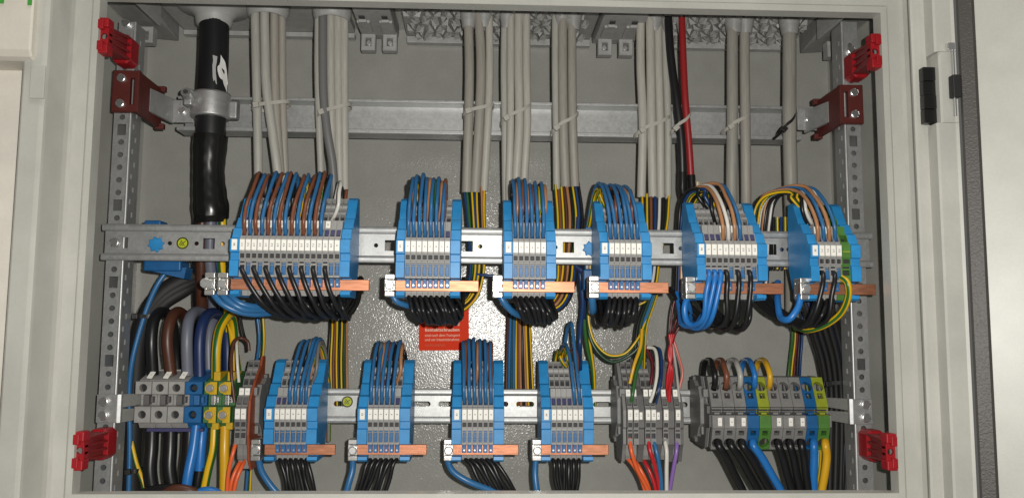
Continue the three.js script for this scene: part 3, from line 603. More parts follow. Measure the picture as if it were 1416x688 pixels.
// ---- feeder terminals at the left end of the lower rail
function screwTerminal(t, x0, x1, mat, o = {}) {
  // y, z relative to (centre -67, rail lip 85)
  const w = x1 - x0, cx = (x0 + x1) / 2, base = [[27, 8], [27, 20], [22, 38], [20, 44], [19, 46], [6.5, 46], [6.5, 40], [-4.5, 40], [-4.5, 46], [-20, 46], [-21, 44], [-26, 40], [-26, 8]];
  const b = part('terminal', [alongX(base, x0 + 0.15, x1 - 0.15, 0.3)], mat, t);
  for (const [ya, yb] of [[6.7, 18.8], [-19.8, -4.7]]) {
    const yc = (ya + yb) / 2;
    part('face_block', alongZ(rect(x0 + 0.3, x1 - 0.3, ya, yb), 46.1, 55, [{ x: cx - w * 0.02, y: yc, r: o.hr || 3.6 }], 0.5, 18), o.face || mat, b);
    part('clamp_screw', screwGeo(cx - w * 0.02, yc, 47, (o.hr || 3.6) * 0.9, rnd() * 2), o.bright ? M.nickel : M.shadedSteel, b);
  }
  part('jumper_slot', [bx(cx - w * 0.1, cx + w * 0.22, -3.8, 5.8, 40.2, 49, 0.5), bx(cx + w * 0.26, cx + w * 0.4, -2, 4, 40.2, 46, 0.4)], o.bright ? M.nickel : (o.jump || M.darkGrey), b);
  return b;
}
M.shadedSteel = std(C(0.05, 0.05, 0.05), 0.4, { metalness: 0.5 });  // screw steel darkened to paint the shade down in the screw holes
{
  const F0 = [0, -67, 85];
  const feeders = thing('feeder_terminal_strip', 'row of three grey and one blue feeder terminals at the left of the lower rail', 'terminal strip', null, F0);
  const xs = [spot(185, 555, 140)[0], spot(208, 555, 140)[0], spot(231, 555, 140)[0], spot(254, 555, 140)[0], spot(279, 555, 140)[0]];
  for (let i = 0; i < 4; i++) {
    const blue = i === 3, b = screwTerminal(feeders, xs[i], xs[i + 1], blue ? M.deepBlue : M.grey, { bright: false, jump: blue ? M.slider : M.darkGrey });
    if (!blue) { const m = put(markerGeo(17 + i, 5, 9), 'marker', markMat, b, xs[i] + 9.5, 24.2, 41.5); m.rotation.x = rad(-48); m.rotation.z = -0.15; }
    part('label_ridge', bx(xs[i] + 0.4, xs[i + 1] - 0.4, 26, 28.5, 14, 18, 0.4), blue ? M.deepBlue : M.grey, b);
  }
  part('protective_foot', bx(xs[0] + 8, xs[4] - 2, -29.5, -26.2, 20, 43, 0.6), M.violet, feeders);
  const xp = [spot(279.4, 560, 142)[0], spot(298.5, 560, 142)[0], spot(318, 560, 142)[0]];
  const earth = thing('earth_terminal_pair', 'two green and yellow earth terminals with bright screws on the lower rail', 'terminal pair', null, F0);
  for (let i = 0; i < 2; i++) {
    const xm = (xp[i] + xp[i + 1]) / 2, b = screwTerminal(earth, xp[i], xp[i + 1], M.peGreen, { bright: true, hr: 4.2, face: M.peGreen });
    part('yellow_ledge', bx(xm, xp[i + 1] - 0.2, 19.2, 27.6, 20, 47, 0.4), M.yellow, b); part('yellow_ledge', bx(xm, xp[i + 1] - 0.2, -26.8, -20.2, 20, 46.6, 0.4), M.yellow, b);
    for (const [ya, yb] of [[6.7, 18.8], [-19.8, -4.7]]) {
      const yc = (ya + yb) / 2, cx = xm - (xp[i + 1] - xp[i]) * 0.02;
      part('yellow_face', alongZ(rect(xm - 0.6, xp[i + 1] - 0.4, ya + 0.2, yb - 0.2).map(([x, y]) => [x, y]), 55.05, 55.7, []), M.yellow, b);
      part('screw_collar', new THREE.TorusGeometry(4.4, 0.8, 8, 24).translate(cx, yc, 55.6), M.yellow, b);
      part('bright_screw', screwGeo(cx, yc, 55.3, 3.7, rnd() * 2), M.nickel, b);
    }
  }
}
// ---- wide strip L: ten cage terminals at the right of the lower rail
{
  const x0 = spot(985, 570, 145)[0], x1 = spot(1148, 570, 145)[0], p = (x1 - x0) / 10;
  const t = thing('cage_terminal_strip', 'wide strip of ten grey, blue and lime terminals, right on the lower rail', 'terminal strip', null, [x0, -79, 145]);
  const cols = [M.midGrey, M.midGrey, M.midGrey, M.deepBlue, M.lime, M.midGrey, M.midGrey, M.midGrey, M.deepBlue, M.lime];
  const core = [[36, -56], [36, -32], [10, -19], [9, -10], [2, -10], [1, -2.5], [-10, -2.5], [-12, -13], [-31.5, -21], [-31.5, -56]];
  const UA = Math.atan2(25, 24), up = (yTop, zTop, yBot, zBot, holes, w, mat, b, nm) => {
    const L = Math.hypot(yTop - yBot, zTop - zBot), g = alongZ(rect(-w / 2, w / 2, 0, L), -6, 0, holes(L), 0.3, 18);
    g.rotateX(-Math.atan2(zBot - zTop, yTop - yBot)); return g.translate(0, yBot, zBot);
  };
  for (let i = 0; i < 10; i++) {
    const c = cols[i], cx = (i + 0.5) * p, w = p - 0.3, low = i === 4 || i === 9 ? M.leafGreen : c;
    const b = part('terminal', alongX(core, cx - w / 2, cx + w / 2), c, t);
    part('upper_face', up(37, -16, 9, -2.5, (L) => [{ x: 0, y: L * 0.68, r: 4.9 }, { x: 0, y: L * 0.37, w: 5.4, h: 5.6 }], w, c, b).translate(cx, 0, 0), c, b);
    part('lower_face', up(-12, 0, -32.5, -8, (L) => [{ x: 0, y: L * 0.32, r: 4.9 }, { x: 0, y: L * 0.8, w: 5.2, h: 5 }], w, c, b).translate(cx, 0, 0), low, b);
    part('marker_face', bx(cx - w / 2, cx + w / 2, -11.5, 0.8, -2.4, 0.2, 0.4), low, b);
    part('jumper_bar', [bx(cx - w / 2 + 0.3, cx + w / 2 - 0.3, 6.6, 7.8, -5.9, -2.6, 0.2), bx(cx - w / 2 + 0.3, cx + w / 2 - 0.3, 3.9, 4.8, -5.9, -3, 0.2), bx(cx - 2.6, cx + 2.6, 1.6, 3.4, -5.9, -3.4, 0.2)], c, b);
    part('clamp_hole_shade', [alongX([[35.5, -31.5], [10.5, -19], [11, -17.5], [36, -30]], cx - w / 2 + 1, cx + w / 2 - 1)], M.cavityShade, b); part('clamp_hole_shade', alongX([[-12.4, -13], [-31, -20.6], [-31.4, -19], [-12.8, -11.6]], cx - w / 2 + 1, cx + w / 2 - 1), M.cavityShade, b); part('jumper_recess_shade', bx(cx - w / 2 + 0.4, cx + w / 2 - 0.4, 2.2, 8.8, -9.9, -8.5), M.cavityShade, b); part('spring_tongue', hull([[cx - 3.6, 31, -23], [cx + 2, 31, -23], [cx - 3.6, 24, -18], [cx + 0.4, 24, -18], [cx - 3.4, 30, -26], [cx + 1, 30, -26]]), M.midGrey, b);  // cage and jumper slabs: dark colour paints the shade behind holes and recess
    part('spring_glint', cyl(cx + 0.6, 19.6, -16, -11.5, 0.9, 0.7, 8), M.nickel, b);
    if (![3, 4, 8, 9].includes(i)) put(markerGeo(i % 8 + 17, 4, 8), 'marker', markMat, b, cx + 1.6, -5.2, 0.5);
  }
  part('end_plate', alongX(core.map(([y, z]) => [y * 1.02, z + 1.4]), x1 - x0 + 0.2, x1 - x0 + 2, 0.2), M.midGrey, t);
  part('end_plate', alongX(core.map(([y, z]) => [y * 1.02, z + 1.4]), -2.6, -0.4, 0.2), M.darkGrey, t);
}
// red warning sticker on the back panel
{
  const c = document.createElement('canvas'); c.width = 512; c.height = 512; const g = c.getContext('2d');
  g.fillStyle = '#e63a12'; g.fillRect(0, 0, 512, 512); g.fillStyle = '#fbe0d0'; g.textBaseline = 'middle';
  g.font = 'bold 40px sans-serif'; g.fillText('Alle', 60, 110); g.fillText('Verbindungen und', 60, 270); g.fillText('Kontaktschrauben', 60, 322);
  g.font = '32px sans-serif'; g.fillText('sind nach dem Transport', 60, 372); g.fillText('und vor Inbetriebnahme', 60, 412); g.font = '34px sans-serif'; g.fillStyle = '#c8705a'; g.fillText('nachzuziehen', 60, 462);
  const t = new THREE.CanvasTexture(c); t.colorSpace = THREE.SRGBColorSpace;
  const a = spot(578.5, 484, 0.4), b = spot(648, 484, 0.4), y1 = spot(610, 408, 0.4)[1], w = b[0] - a[0], h = y1 - a[1];
  const geo = new THREE.PlaneGeometry(w, h).rotateZ(0.012).translate((a[0] + b[0]) / 2, (a[1] + y1) / 2, 0.5);
  single('warning_sticker', geo, std(C(1, 1, 1), 0.85, { map: t }), 'red rectangular sticker with pale German lettering on the back panel', 'sticker', null, true);
}

// ---------------------------------------------------------------- sheathed cables from the top
const Q = (...a) => a.map((p) => spot(...p));
function cable(mat, colour, pts, r, label, group, rs = 16) { return single('sheathed_cable', tube(pts, r, pts.length * 7, rs), mat, label, 'cable', group, true); }
const cg = 'grey sheathed cables hanging from the top';
// [material, [[u, v, z]...], radius mm, which]
const bundles = [
  ['the bundle beside the main cable', [[SH.a, [[352, -8, 92], [353, 60, 96], [355, 140, 100], [357, 240, 96], [358, 300, 80]], 4.6], [SH.a, [[365, -8, 96], [366, 60, 99], [368, 120, 103], [376, 180, 103], [384, 245, 98], [386, 300, 82]], 4.8], [SH.b, [[379, -8, 90], [379, 70, 92], [381, 150, 95], [388, 250, 90], [390, 300, 78]], 4.6], [SH.b, [[390, -8, 86], [390, 70, 88], [391, 150, 90], [394, 250, 86], [395, 300, 76]], 4]]],
  ['the bundle with the dark grey cable', [[SH.a, [[440, -8, 90], [439, 90, 96], [441, 170, 99], [444, 250, 92], [444, 300, 80]], 3.6], [SH.c, [[457, -8, 92], [457, 90, 97], [458, 160, 100], [460, 256, 94]], 4.2], [SH.c, [[467, -8, 90], [467, 90, 94], [468, 160, 97], [470, 258, 92]], 4.2], [SH.c, [[476, -8, 88], [476, 90, 92], [476, 160, 94], [477, 262, 90]], 4.2]]],
  ['the brownish bundle', [[SH.b, [[647, 16, 88], [649, 90, 94], [648, 160, 98], [645, 266, 94]], 5], [SH.b, [[662, 16, 90], [665, 90, 95], [663, 160, 99], [657, 266, 95]], 5], [SH.c, [[676, 18, 88], [677, 90, 92], [675, 160, 96], [669, 264, 92]], 4.2]]],
  ['the four-cable bundle near the middle', [[SH.a, [[698, 18, 86], [697, 90, 90], [698, 170, 92], [699, 256, 86], [700, 300, 76]], 3.8], [SH.c, [[706, 18, 90], [706, 90, 96], [706, 170, 99], [704, 252, 92], [704, 300, 78]], 4], [SH.c, [[717, 18, 92], [717, 90, 97], [718, 170, 101], [714, 250, 95], [714, 300, 78]], 4.6], [SH.c, [[728, 18, 90], [728, 90, 95], [729, 170, 98], [725, 250, 92], [725, 300, 78]], 4.2]]],
  ['the bundle left of the right clamp', [[SH.a, [[768, 20, 88], [768, 90, 92], [769, 170, 95], [770, 262, 90]], 4], [SH.b, [[778, 20, 91], [778, 90, 96], [779, 170, 100], [782, 258, 96]], 5], [SH.b, [[791, 20, 89], [791, 90, 94], [792, 170, 97], [795, 258, 92]], 4.8]]],
  ['the bundle right of the right clamp', [[SH.c, [[886, 22, 88], [886, 90, 93], [889, 170, 97], [887, 272, 92]], 4.6], [SH.c, [[899, 22, 90], [900, 90, 95], [901, 170, 99], [903, 272, 95]], 4.8], [SH.c, [[910, 22, 88], [911, 90, 93], [913, 170, 97], [914, 273, 93]], 4.4], [SH.a, [[919, 24, 84], [921, 90, 88], [924, 170, 91], [924, 274, 88]], 4]]],
  ['the thick pair right of the red cable', [[SH.d, [[1013, 26, 88], [1013, 90, 93], [1013, 170, 97], [1012, 258, 92], [1012, 300, 80]], 6], [SH.b, [[1030, 26, 87], [1030, 90, 91], [1031, 170, 95], [1032, 258, 90], [1032, 300, 80]], 5.4]]],
  ['the bundle of one thick cable tied in black, far right', [[SH.d, [[1092, 28, 88], [1092, 90, 92], [1092, 170, 97], [1094, 262, 92], [1095, 330, 60], [1096, 440, 55]], 7.2]]],
];
bundles.forEach(([who, list]) => list.forEach(([m, p, r], i) => {
  const l = list.length > 1 ? ordinal[i] + ' sheathed cable from the left in ' + who : 'thick grey sheathed cable tied in black, far right above the upright';
  cable(m, '', Q(...p), r, l, cg);
}));
single('sheathed_cable', tube(Q([446, -8, 96], [446, 60, 101], [447, 130, 105], [452, 180, 106], [460, 230, 103], [462, 275, 100]), 4.4, 40, 14), W.midGrey, 'dark grey sheathed cable crossing the second bundle of pale cables', 'cable', cg, true);
single('black_cable', tube(Q([924, 24, 92], [928, 80, 98], [936, 140, 104], [942, 190, 104], [944, 240, 100], [944, 266, 98]), 4.4, 40, 14), M.black, 'black round cable beside the red one', 'cable', null, true);
single('red_cable', tube(Q([943, 24, 94], [945, 80, 99], [948, 140, 103], [953, 200, 101], [956, 246, 98]), 3.7, 40, 14), std(C(0.3, 0.018, 0.02), 0.4), 'red round cable hanging right of the black one', 'cable', null, true);
single('heat_shrink_sleeve', tube(Q([944, 238, 100], [944, 252, 99.5], [944, 262, 99], [946, 272, 99], [950, 292, 97]), 4.9, 30, 14), M.shrink, 'black heat-shrink sleeve at the end of the thin black cable', 'sleeve', 'cable end sleeves', true);
single('heat_shrink_sleeve', tube(Q([956, 242, 98], [957, 256, 98], [958, 268, 98], [961, 290, 96]), 4.3, 30, 14), M.shrink, 'black heat-shrink sleeve at the end of the red cable', 'sleeve', 'cable end sleeves', true);
// cable ties: slanted bands round the bundles
function tie(mat, pts, z, dz, label) {         // pts: left end and right end of the visible band
  const a = spot(...pts[0], z), b = spot(...pts[1], z), cx = (a[0] + b[0]) / 2, cy = (a[1] + b[1]) / 2, hw = (b[0] - a[0]) / 2, sl = (b[1] - a[1]) / (b[0] - a[0]);
  const loop = []; for (let i = 0; i < 28; i++) { const t = i / 28 * Math.PI * 2, ex = 0.75; const c = Math.cos(t), s = Math.sin(t); loop.push(new THREE.Vector3(cx + Math.sign(c) * Math.abs(c) ** ex * hw, cy + sl * c * hw, z - dz + Math.sign(s) * Math.abs(s) ** ex * dz)); }
  const curve = new THREE.CatmullRomCurve3(loop, true), N = 60, pos = [], nrm = [];
  const P = [], O = []; for (let i = 0; i <= N; i++) { const p = curve.getPointAt((i % N) / N); P.push(p); O.push(new THREE.Vector3(p.x - cx, 0, p.z - (z - dz)).normalize()); }
  const up = new THREE.Vector3(0, 1.9, 0), th = 0.6, V = (i, y, o) => P[i].clone().addScaledVector(up, y).addScaledVector(O[i], o * th);
  const g = [];
  for (let i = 0; i < N; i++) g.push([V(i, -1, 1), V(i + 1, -1, 1), V(i + 1, 1, 1), V(i, 1, 1)], [V(i, 1, 0), V(i + 1, 1, 0), V(i + 1, -1, 0), V(i, -1, 0)], [V(i, 1, 1), V(i + 1, 1, 1), V(i + 1, 1, 0), V(i, 1, 0)], [V(i, -1, 0), V(i + 1, -1, 0), V(i + 1, -1, 1), V(i, -1, 1)]);
  g.forEach(([p, q, r, s]) => pos.push(...p, ...q, ...r, ...p, ...r, ...s));
  const geo = new THREE.BufferGeometry(); geo.setAttribute('position', new THREE.Float32BufferAttribute(pos, 3)); geo.computeVertexNormals();
  const t = thing('cable_tie', label, 'cable tie', 'cable ties');
  part('band', geo, mat, t); const hx = a[0] + hw * 0.35, hy = cy + sl * (hx - cx);
  part('lock_head', bx(-3, 3, -2.8, 2.8, -0.6, 3.6, 0.7).rotateZ(Math.atan(sl)).translate(hx, hy, z + 0.4), mat, t);
}
tie(M.tie, [[345, 147], [397, 138]], 107, 12, 'pale cable tie round the first grey bundle'); tie(M.tie, [[436, 158], [483, 141]], 109, 13, 'pale cable tie round the bundle with the dark grey cable');
tie(M.tie, [[640, 156], [683, 142]], 105, 13, 'pale cable tie round the brownish cables'); tie(M.tie, [[693, 168], [735, 142]], 106, 13, 'pale cable tie round the four-cable bundle');
tie(M.tie, [[763, 182], [801, 153]], 106, 12, 'pale cable tie left of the right flange clamp'); tie(M.tie, [[880, 185], [929, 158]], 104, 12, 'pale cable tie round the pale right-hand bundle');
tie(M.tie, [[930, 182], [957, 155]], 109, 8, 'pale cable tie joining the thin black and red cables'); tie(M.tie, [[1004, 180], [1041, 152]], 104, 13, 'pale cable tie round the pair of thick grey cables');
tie(M.tieBlack, [[1080, 184], [1103, 155]], 106, 9, 'black cable tie round the far right cable');
single('tie_tail', tube(Q([1084, 180, 107], [1076, 187, 112], [1070, 192, 113]), 1.5), M.tieBlack, 'loose black tail of the tie on the far right cable', 'tie tail', null, true);

// ---------------------------------------------------------------- main incoming cable
{
  const t = thing('main_cable', 'thick black incoming cable with torn white patch and heat-shrink end', 'main cable');
  part('jacket', tube(Q([296, 10, 97], [295, 80, 100], [292, 140, 102], [291, 180, 102], [290, 210, 101]), 15, 40, 28), M.black, t, true);
  const c = new Path3(Q([291, 188, 102], [289, 215, 102], [288, 240, 101], [289, 262, 100], [291, 288, 99], [292, 308, 98])), seg = 40, g = new THREE.TubeGeometry(c, seg, 16.4, 28);
  const p = g.attributes.position, v = new THREE.Vector3();
  for (let i = 0; i < p.count; i++) { const k = Math.floor(i / 29) / seg, q = c.getPointAt(Math.min(1, k)); v.fromBufferAttribute(p, i).sub(q).multiplyScalar(1 + 0.04 * Math.sin(k * 9 + 1) + (k > 0.72 ? 0.07 * Math.sin((k - 0.72) / 0.28 * Math.PI) : 0) - (k > 0.97 ? 0.1 : 0) + 0.012 * Math.sin(i * 1.7)); p.setXYZ(i, q.x + v.x, q.y + v.y, q.z + v.z); }
  g.computeVertexNormals(); part('heat_shrink', g, M.shrink, t, true);
  // torn patch: ragged flakes lying on the jacket
  const R = 15.9, [cx] = spot(294, 100, 101), flake = (pts) => { const s = new THREE.ShapeGeometry(shapeOf(pts)), q = s.attributes.position; for (let i = 0; i < q.count; i++) { const x = q.getX(i), y = q.getY(i); const cc = 100.4, a = Math.asin(Math.max(-0.98, Math.min(0.98, (x - cx) / R))); q.setXYZ(i, x, y, cc + R * Math.cos(a)); } s.computeVertexNormals(); return s; };
  const F = (l) => l.map(([u, v]) => spot(u, v, 116).slice(0, 2));
  const dense = (l) => { const o = []; l.forEach((q, i) => { const n = l[(i + 1) % l.length]; for (let k = 0; k < 3; k++) o.push([q[0] + (n[0] - q[0]) * k / 3 + jit(0.5), q[1] + (n[1] - q[1]) * k / 3 + jit(0.5)]); }); return o; };
  part('torn_patch', flake(F(dense([[303, 74], [308, 82], [309, 110], [308, 124], [305, 108], [301, 104], [299, 92], [302, 88]]))), M.white, t); part('torn_patch', flake(F(dense([[294, 76], [299, 77], [297, 100], [299, 122], [295, 122], [293, 98]]))), std(C(0.4, 0.4, 0.39), 0.6), t);
}
{
  const [x, y] = spot(291, 145, 102), t = thing('cable_clamp', 'cast alloy strap clamp round the black main cable', 'clamp', null, [x, y, 101]);
  part('strap', new THREE.LatheGeometry([[15.6, -14], [18.6, -14], [19.6, -12], [19.6, 10], [18.8, 12], [15.6, 12]].map((p) => new THREE.Vector2(...p)), 36), M.alloy, t);
  part('ear', bx(-21, -12, -6, 11, 8, 22, 2), M.alloy, t); part('ear', bx(14, 26, -13, 6, -14, -2, 2), M.alloy, t);
  part('screw', new THREE.CylinderGeometry(5, 5, 12, 20).rotateX(Math.PI / 2 - 0.3).translate(-16.5, 4, 22), M.alloy, t); part('screw_socket', cyl(-16.5, 5.6, 27.4, 29, 2.6, 2.4, 6), M.cavityShade, t);
}
// cores of the main cable, below the sleeve
[['darkBrown', 279, 98], ['black', 274, 94], ['grey', 291, 100], ['navy', 301, 96], ['gy', 307, 99]].forEach(([c, u, z], i) =>
  wire(c, Q([u + (c === 'gy' ? -1 : 0), 292, z], [u, 310, z], [u - 1, 360, z - 6], [u + (c === 'grey' ? 3 : c === 'navy' ? 8 : c === 'gy' ? 3 : -1), 400, z - 16], [u + (c === 'grey' ? 4 : c === 'navy' ? 10 : c === 'gy' ? 6 : 0), 440, z - 30], [u + 8, 520, 50]), c === 'gy' ? 4.6 : 5.4, 'thick ' + colourWord[c] + ' core leaving the black heat-shrink of the main cable', 'cores of the main cable', 14, 'core'));
// thick feeder cores arching into the feeder terminals
[['black', [[211, 518, 118], [209, 470, 122], [213, 441, 116], [224, 431, 98], [236, 442, 78], [242, 480, 60], [246, 530, 52]]], ['darkBrown', [[236, 518, 118], [231, 468, 122], [236, 441, 116], [246, 431, 98], [257, 442, 78], [263, 480, 60], [270, 505, 54], [290, 520, 45]]], ['grey', [[259, 518, 118], [258, 468, 122], [261, 442, 116], [270, 431, 98], [282, 436, 76], [288, 470, 56]]], ['navy', [[276, 520, 117], [276, 468, 118], [281, 444, 112], [291, 433, 95], [302, 437, 74], [308, 470, 54]]], ['grey', [[289, 528, 86], [288, 470, 86], [292, 446, 80], [300, 438, 66]]], ['navy', [[315, 540, 66], [314, 480, 66], [312, 440, 60]]]].forEach(([c, p], i) =>
  wire(c, Q(...p), 5.5, ['black', 'brown', 'front grey', 'front navy blue', 'rear grey', 'rear navy blue'][i] + ' thick core arching down into the feeder terminals', 'thick feeder cores', 16, 'core'));
W.darkBrown2 = W.darkBrown;
wire('gy', Q([298, 530, 122], [299, 480, 124], [303, 456, 120], [312, 440, 110], [318, 436, 98], [322, 448, 88], [324, 480, 80], [330, 530, 72]), 4.4, 'thick green-yellow core arching over the earth terminals', 'thick feeder cores', 16, 'core');
wire('gy', Q([312, 405, 92], [313, 430, 90], [319, 455, 86], [322, 480, 82], [326, 525, 78]), 3.6, 'green-yellow core descending behind the arched earth core', 'thick feeder cores', 14, 'core');
// cables below the feeder terminals
[[210, 207, 211, 'first'], [236, 234, 240, 'second'], [262, 258, 252, 'third']].forEach(([a, b, c, n]) => wire('black', Q([a, 588, 118], [a - 1, 620, 122], [b, 650, 124], [c + 3, 700, 122], [c + 6, 760, 120]), 6.4, n + ' thick black cable leaving the feeder terminals downwards', 'black feeder cables', 16, 'cable'));
wire('brightBlue', Q([271, 588, 124], [267, 620, 128], [260, 655, 132], [254, 700, 132]), 4.8, 'front bright blue cable leaving the blue feeder terminal', 'blue feeder cables', 14, 'cable');
wire('brightBlue', Q([280, 588, 118], [278, 610, 121], [276, 636, 122], [275, 650, 122]), 4.8, 'rear bright blue cable leaving the blue feeder terminal', 'blue feeder cables', 14, 'cable');
wire('black', Q([276, 646, 122], [273, 665, 122], [268, 700, 120]), 4.5, 'black tail below the rear bright blue cable', null, 14, 'cable');
wire('gy', Q([296, 588, 122], [294, 620, 124], [287, 650, 124], [277, 700, 124]), 4.2, 'green-yellow cable under the left earth terminal', 'earth cables', 14, 'cable');
wire('yellow', Q([311, 588, 122], [310, 620, 126], [310, 655, 126], [309, 700, 126]), 4.6, 'yellow cable dropping from the right earth terminal', 'earth cables', 14, 'cable');
wire('black', Q([185, 690, 128], [205, 680, 132], [235, 676, 134], [265, 680, 134], [285, 692, 132]), 5.4, 'thick black cable lying across behind the bottom frame edge', null, 14, 'cable');
wire('darkBrown', Q([220, 688, 142], [240, 676, 145], [262, 678, 145], [280, 690, 142]), 4.5, 'dark twisted cable lying behind the bottom frame edge', null, 12, 'cable');
wire('brightBlue', Q([262, 696, 140], [278, 681, 142], [296, 681, 142], [312, 694, 140]), 5, 'bright blue cable lying behind the bottom frame edge', null, 12, 'cable');
// black loom with a blue cable behind the left upright
[0, 1, 2].forEach((i) => wire('matt', Q([290 - i * 4, 372 + i * 3, 70], [258, 385 + i * 7, 84], [228, 402 + i * 8, 92], [205 - i * 2, 430 + i * 9, 94], [192 - i * 2, 470 + i * 5, 94], [186 - i * 3, 540, 92], [181 - i * 2, 640, 92], [180 - i * 2, 720, 92]), 9 - i, ['inner', 'middle', 'outer'][i] + ' black cable of the loom curving behind the left upright', 'black left loom', 12, 'cable'));
wire('blue', Q([232, 372, 104], [218, 392, 106], [205, 420, 106], [192, 460, 106], [182, 500, 106], [178, 540, 104], [179, 600, 102], [178, 660, 102], [176, 720, 102]), 2.6, 'blue wire running down the front of the left black loom', null, 10);
wire('gy', Q([181, 610, 100], [188, 640, 102], [197, 665, 104], [206, 700, 104]), 2.6, 'green-yellow wire slanting out of the left loom', null, 10);
tie(M.tieBlack, [[174, 652], [190, 651]], 108, 8, 'black cable tie on the left loom near the bottom'); tie(M.tieBlack, [[182, 437], [212, 437]], 110, 10, 'black cable tie on the curve of the left loom');
{ // blue loom holder clipped behind the upper rail
  const t = thing('loom_holder', 'blue plastic loom holder clipped into the upper rail at left', 'holder');
  const [sx, sy] = spot(216, 338, 144), star = []; for (let k = 0; k < 16; k++) { const a = k / 16 * Math.PI * 2 + 0.2, r = k % 2 ? 5.8 : 7.8; star.push([sx + Math.cos(a) * r, sy + Math.sin(a) * r]); }
  part('star_plug', alongZ(star, 143.3, 147, [], 0.6), M.blue, t);
  const a = spot(210, 306, 128), b = spot(210, 372, 120);
  part('upper_jaw', bx(a[0] - 4, a[0] + 12, R1 + 14, a[1], 118, 138, 1.5), M.deepBlue, t); part('lower_jaw', [bx(b[0] - 2, b[0] + 34, b[1] - 3, R1 - 16, 112, 138, 2)], M.deepBlue, t); part('lower_tongue', hull([[b[0] + 2, b[1] - 2, 136], [b[0] + 4, b[1] - 2, 112], [b[0] + 36, b[1] - 10, 134], [b[0] + 36, b[1] - 10, 116], [b[0] + 38, b[1] + 1, 134], [b[0] + 38, b[1] + 1, 116]]), M.deepBlue, t);
  const t2 = thing('loom_holder', 'blue plastic loom holder clipped into the upper rail left of the fourth strip', 'holder');
  const [px, py] = spot(816, 344, 144), s2 = star.map(([x, y]) => [x - sx + px, y - sy + py]); part('star_plug', alongZ(s2, 143.3, 147, [], 0.6), M.blue, t2);
  part('jaw', bx(px - 6, px + 9, py - 40, py - 19, 118, 138, 2), M.deepBlue, t2); part('jaw', bx(px - 4, px + 9, py + 18, py + 23, 118, 138, 1.5), M.deepBlue, t2);
}

// ---------------------------------------------------------------- wires looping over the tops of the strips
// levels: where the wire enters the terminal, (y, z) relative to the marker centre
const ENTER = { 1: [[9, -8], [13, -3.2], [22, 0.5], [36, -4], [52, -17]], 2: [[27, -30], [31, -24.5], [40, -21], [52, -23]], 3: [[44, -42], [48, -37], [56, -36]] };
function loops(k, list, o = {}) {                     // list: [terminal, colour, level, top]
  const s = S[k], gname = 'wires looping over the tops of the terminal strips';
  const order = list.slice().sort((a, b) => a[2] - b[2] || a[0] - b[0]);
  for (const lev of [1, 2, 3]) {
    const row = order.filter((e) => e[2] === lev), tags = countColours(row.map((e) => e[1]));
    row.forEach(([i, c, , dh = 0], n) => {
      const x = s.x0 + (i + 0.5) * s.p, H = (o.top || 69) + dh - (lev - 1) * 1.8 + jit(2), rx = x + (o.rear || 0) + ((o.gather || 0) * ((s.x0 + s.x1) / 2 - x)) + jit(0.8), ax = x + (o.arch || 0) + jit(1.5) + (lev === 2 ? 2.6 : lev === 3 ? -2.2 : 0);
      const pts = ENTER[lev].map(([y, z], q) => [x + (ax - x) * (lev === 1 ? q / 6 : Math.min(1, q / 2)) + (q > 2 ? jit(0.35) : 0), s.y + y, s.z + z + (o.zf || 0) * Math.max(0, q - 1)]);
      if (Math.abs(o.rear || 0) > 20) pts.push([ax, s.y + H - 2.5, s.z - 31], [ax + (rx - ax) * 0.3, s.y + H, s.z - 42], [ax + (rx - ax) * 0.72, s.y + H - 3, s.z - 54], [rx - (rx - ax) * 0.08, s.y + H - 12, s.z - 62], [rx, s.y + H - 30, s.z - 67], [rx, s.y + 10, s.z - 74], [rx, s.y - 36, s.z - 84]);
      else pts.push([ax, s.y + H - 2.5, s.z - 31], [ax + (rx - ax) * 0.2, s.y + H, s.z - 40 - (lev === 1 ? 0 : 2)], [ax + (rx - ax) * 0.45, s.y + H - 6, s.z - 55], [ax + (rx - ax) * 0.8, s.y + H - 26, s.z - 68], [rx, s.y + 26, s.z - 76], [rx, s.y, s.z - 82], [rx, s.y - 36, s.z - 86]);
      wire(c, pts, o.r || 1.75, tags[n] + ' wire' + (row.length > 1 ? ' from the left' : '') + ', ' + ['front', 'middle', 'rear'][lev - 1] + ' loops over ' + s.who, gname, 9);
    });
  }
}
const bb = (n, a, b) => Array.from({ length: n }, (_, i) => (i % 2 ? b : a));
loops('A', [...bb(14, 'brown', 'blue').map((c, i) => [i, c, 1, i % 3 === 0 ? 1.5 : 0]), [0, 'black', 2], [2, 'black', 2], [4, 'white', 2], [6, 'black', 2], [8, 'gy', 2], [10, 'black', 2], [12, 'black', 2], [14, 'white', 2, -4], [1, 'midGrey', 3], [5, 'black', 3], [9, 'gy', 3], [12, 'gy', 3]], { top: 71, arch: 3, rear: -6, gather: 0.12 });
loops('B', [...[0, 1, 2, 3, 4, 5, 6].map((i) => [i, 'blue', 1, [0, 3, 4, -1, 0, -1, -1][i]]), [0, 'tan', 2], [1, 'brown', 2], [2, 'gy', 2], [3, 'tan', 2], [5, 'tan', 2], [6, 'brown', 2, 1], [0, 'darkGreen', 3], [1, 'gy', 3], [6, 'black', 3, -1], [4, 'brown', 3], [3, 'black', 3], [4, 'green', 2]], { top: 69 });
loops('C', [...[0, 1, 2, 3, 4, 5].map((i) => [i, 'blue', 1, [2, 3, 1, 0, 0, -1][i]]), [0, 'tan', 2], [1, 'brown', 2], [2, 'tan', 2], [4, 'gy', 2], [5, 'tan', 2], [0, 'black', 3], [3, 'gy', 3], [1, 'tan', 3], [3, 'brown', 2], [5, 'black', 3]], { top: 66, gather: -0.12 });
